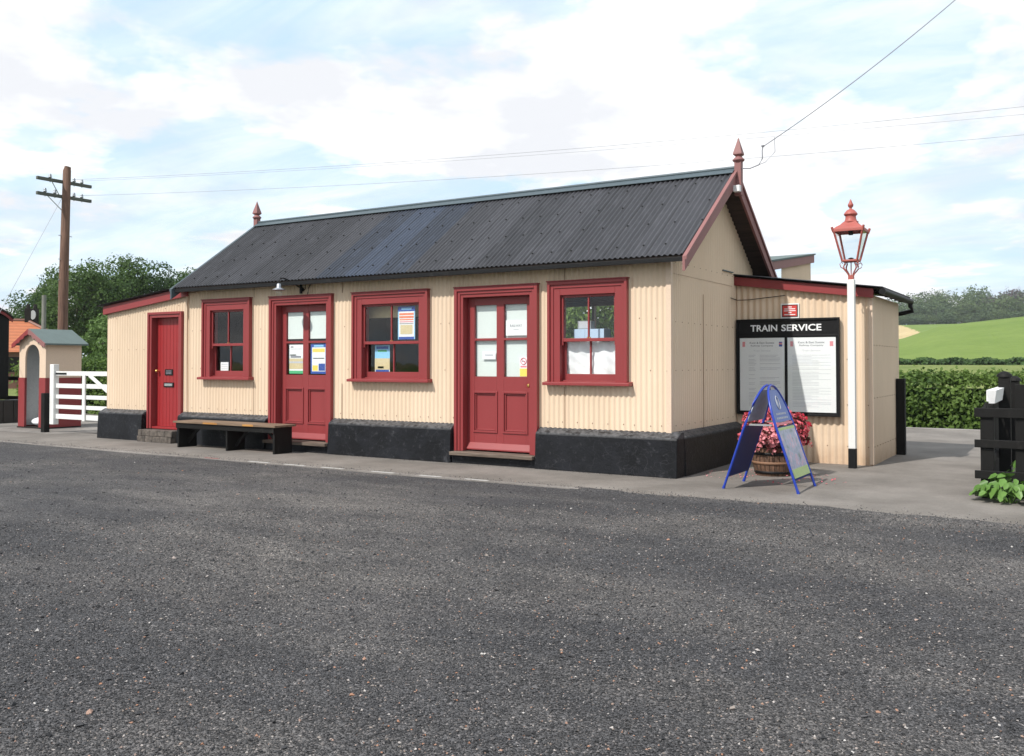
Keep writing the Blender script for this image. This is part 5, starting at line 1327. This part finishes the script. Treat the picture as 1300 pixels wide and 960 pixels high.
mb = MB(); mb.box(-720, 720, -720, 930, -3, 62); hz = mb.obj('haze', [bpy.data.materials.new('haze_air')]); hz['kind'] = 'stuff'
m = hz.data.materials[0]; m.use_nodes = True; n = m.node_tree; n.nodes.clear(); out = n.nodes.new('ShaderNodeOutputMaterial')
pv = n.nodes.new('ShaderNodeVolumePrincipled'); pv.inputs['Color'].default_value = (.86, .91, .97, 1); pv.inputs['Density'].default_value = .00022; n.links.new(pv.outputs[0], out.inputs['Volume'])
tag(hz, 'thin pale air haze over the valley and distant wood')
# ------------------------------------------------------------------ sky, sun, camera
d = Vector((.34, 1, -1.15)).normalized()
el = math.asin(-d.z); az = math.atan2(-d.x, -d.y)
w = bpy.data.worlds.new('World'); S.world = w; w.use_nodes = True; n = w.node_tree; n.nodes.clear()
out = n.nodes.new('ShaderNodeOutputWorld'); bg = n.nodes.new('ShaderNodeBackground'); n.links.new(bg.outputs[0], out.inputs[0])
sk = n.nodes.new('ShaderNodeTexSky'); sk.sky_type = 'NISHITA'; sk.sun_disc = False; sk.sun_elevation = el; sk.sun_rotation = az; sk.air_density = 1; sk.dust_density = 1.2; sk.ozone_density = 1
tc = n.nodes.new('ShaderNodeTexCoord'); sx = n.nodes.new('ShaderNodeSeparateXYZ'); n.links.new(tc.outputs['Generated'], sx.inputs[0])
mx = N(n, 'ShaderNodeMath', operation='MAXIMUM'); mx.inputs[1].default_value = 0.0; n.links.new(sx.outputs[2], mx.inputs[0])
ad = N(n, 'ShaderNodeMath', operation='ADD'); ad.inputs[1].default_value = .16; n.links.new(mx.outputs[0], ad.inputs[0])
dv = N(n, 'ShaderNodeVectorMath', operation='DIVIDE'); n.links.new(tc.outputs['Generated'], dv.inputs[0])
cb_ = n.nodes.new('ShaderNodeCombineXYZ')
for k in range(3): n.links.new(ad.outputs[0], cb_.inputs[k])
n.links.new(cb_.outputs[0], dv.inputs[1])
def wn(scale, det, rough, loc, sc=(1, 1, 1), dist=0):
    mp = N(n, 'ShaderNodeMapping'); mp.inputs['Location'].default_value = loc; mp.inputs['Scale'].default_value = sc; mp.inputs['Rotation'].default_value = (0, 0, .6)
    n.links.new(dv.outputs[0], mp.inputs[0]); x = N(n, 'ShaderNodeTexNoise'); x.inputs['Scale'].default_value = scale; x.inputs['Detail'].default_value = det; x.inputs['Roughness'].default_value = rough; x.inputs['Distortion'].default_value = dist
    n.links.new(mp.outputs[0], x.inputs['Vector']); return x.outputs[0]
cov = wn(1.15, 11, .56, (5.2, 1.1, .4), (1, 1, .8), .1)
covf = ramp(n, cov, .45, .525, (.0, .0, .0), (1, 1, 1))
cir = ramp(n, wn(1.6, 8, .65, (7, 2, 1), (.45, 1.6, 1), .8), .35, .7, (.08, .08, .08), (.75, .75, .75))
mxf = N(n, 'ShaderNodeMath', operation='MAXIMUM'); n.links.new(covf, mxf.inputs[0]); n.links.new(cir, mxf.inputs[1])
shade = ramp(n, wn(2.2, 9, .55, (1.2, 5.1, 2), (1, 1, 1.4), .1), .40, .56, (6.9, 7.05, 7.4), (9.3, 9.3, 9.3))
skc = mixc(n, .80, sk.outputs[0], (5.1, 7.2, 9.1))
cm = mixc(n, mxf.outputs[0], skc, shade)
n.links.new(cm, bg.inputs[0]); bg.inputs[1].default_value = .100

sun = bpy.data.lights.new('sun', 'SUN'); sun.energy = 3.6; sun.angle = radians(.53); sun.color = (1, .955, .89)
so = bpy.data.objects.new('sun', sun); COL.objects.link(so); so.rotation_euler = d.to_track_quat('-Z', 'Y').to_euler(); so.location = (-20, -40, 50)

cam = bpy.data.cameras.new('camera'); cam.sensor_width = 36; cam.lens = 36*F/1300; cam.shift_y = -45/1300; cam.clip_start = .1; cam.clip_end = 4000
co = bpy.data.objects.new('camera', cam); COL.objects.link(co); co.location = (0, 0, H); co.rotation_euler = (pi/2+TI, 0, TH); S.camera = co
S.view_settings.view_transform = 'Standard'; S.view_settings.look = 'None'; S.view_settings.exposure = .42; S.view_settings.gamma = 1
S.render.engine = 'CYCLES'; S.cycles.use_denoising = True; S.cycles.max_bounces = 6; S.cycles.transparent_max_bounces = 12
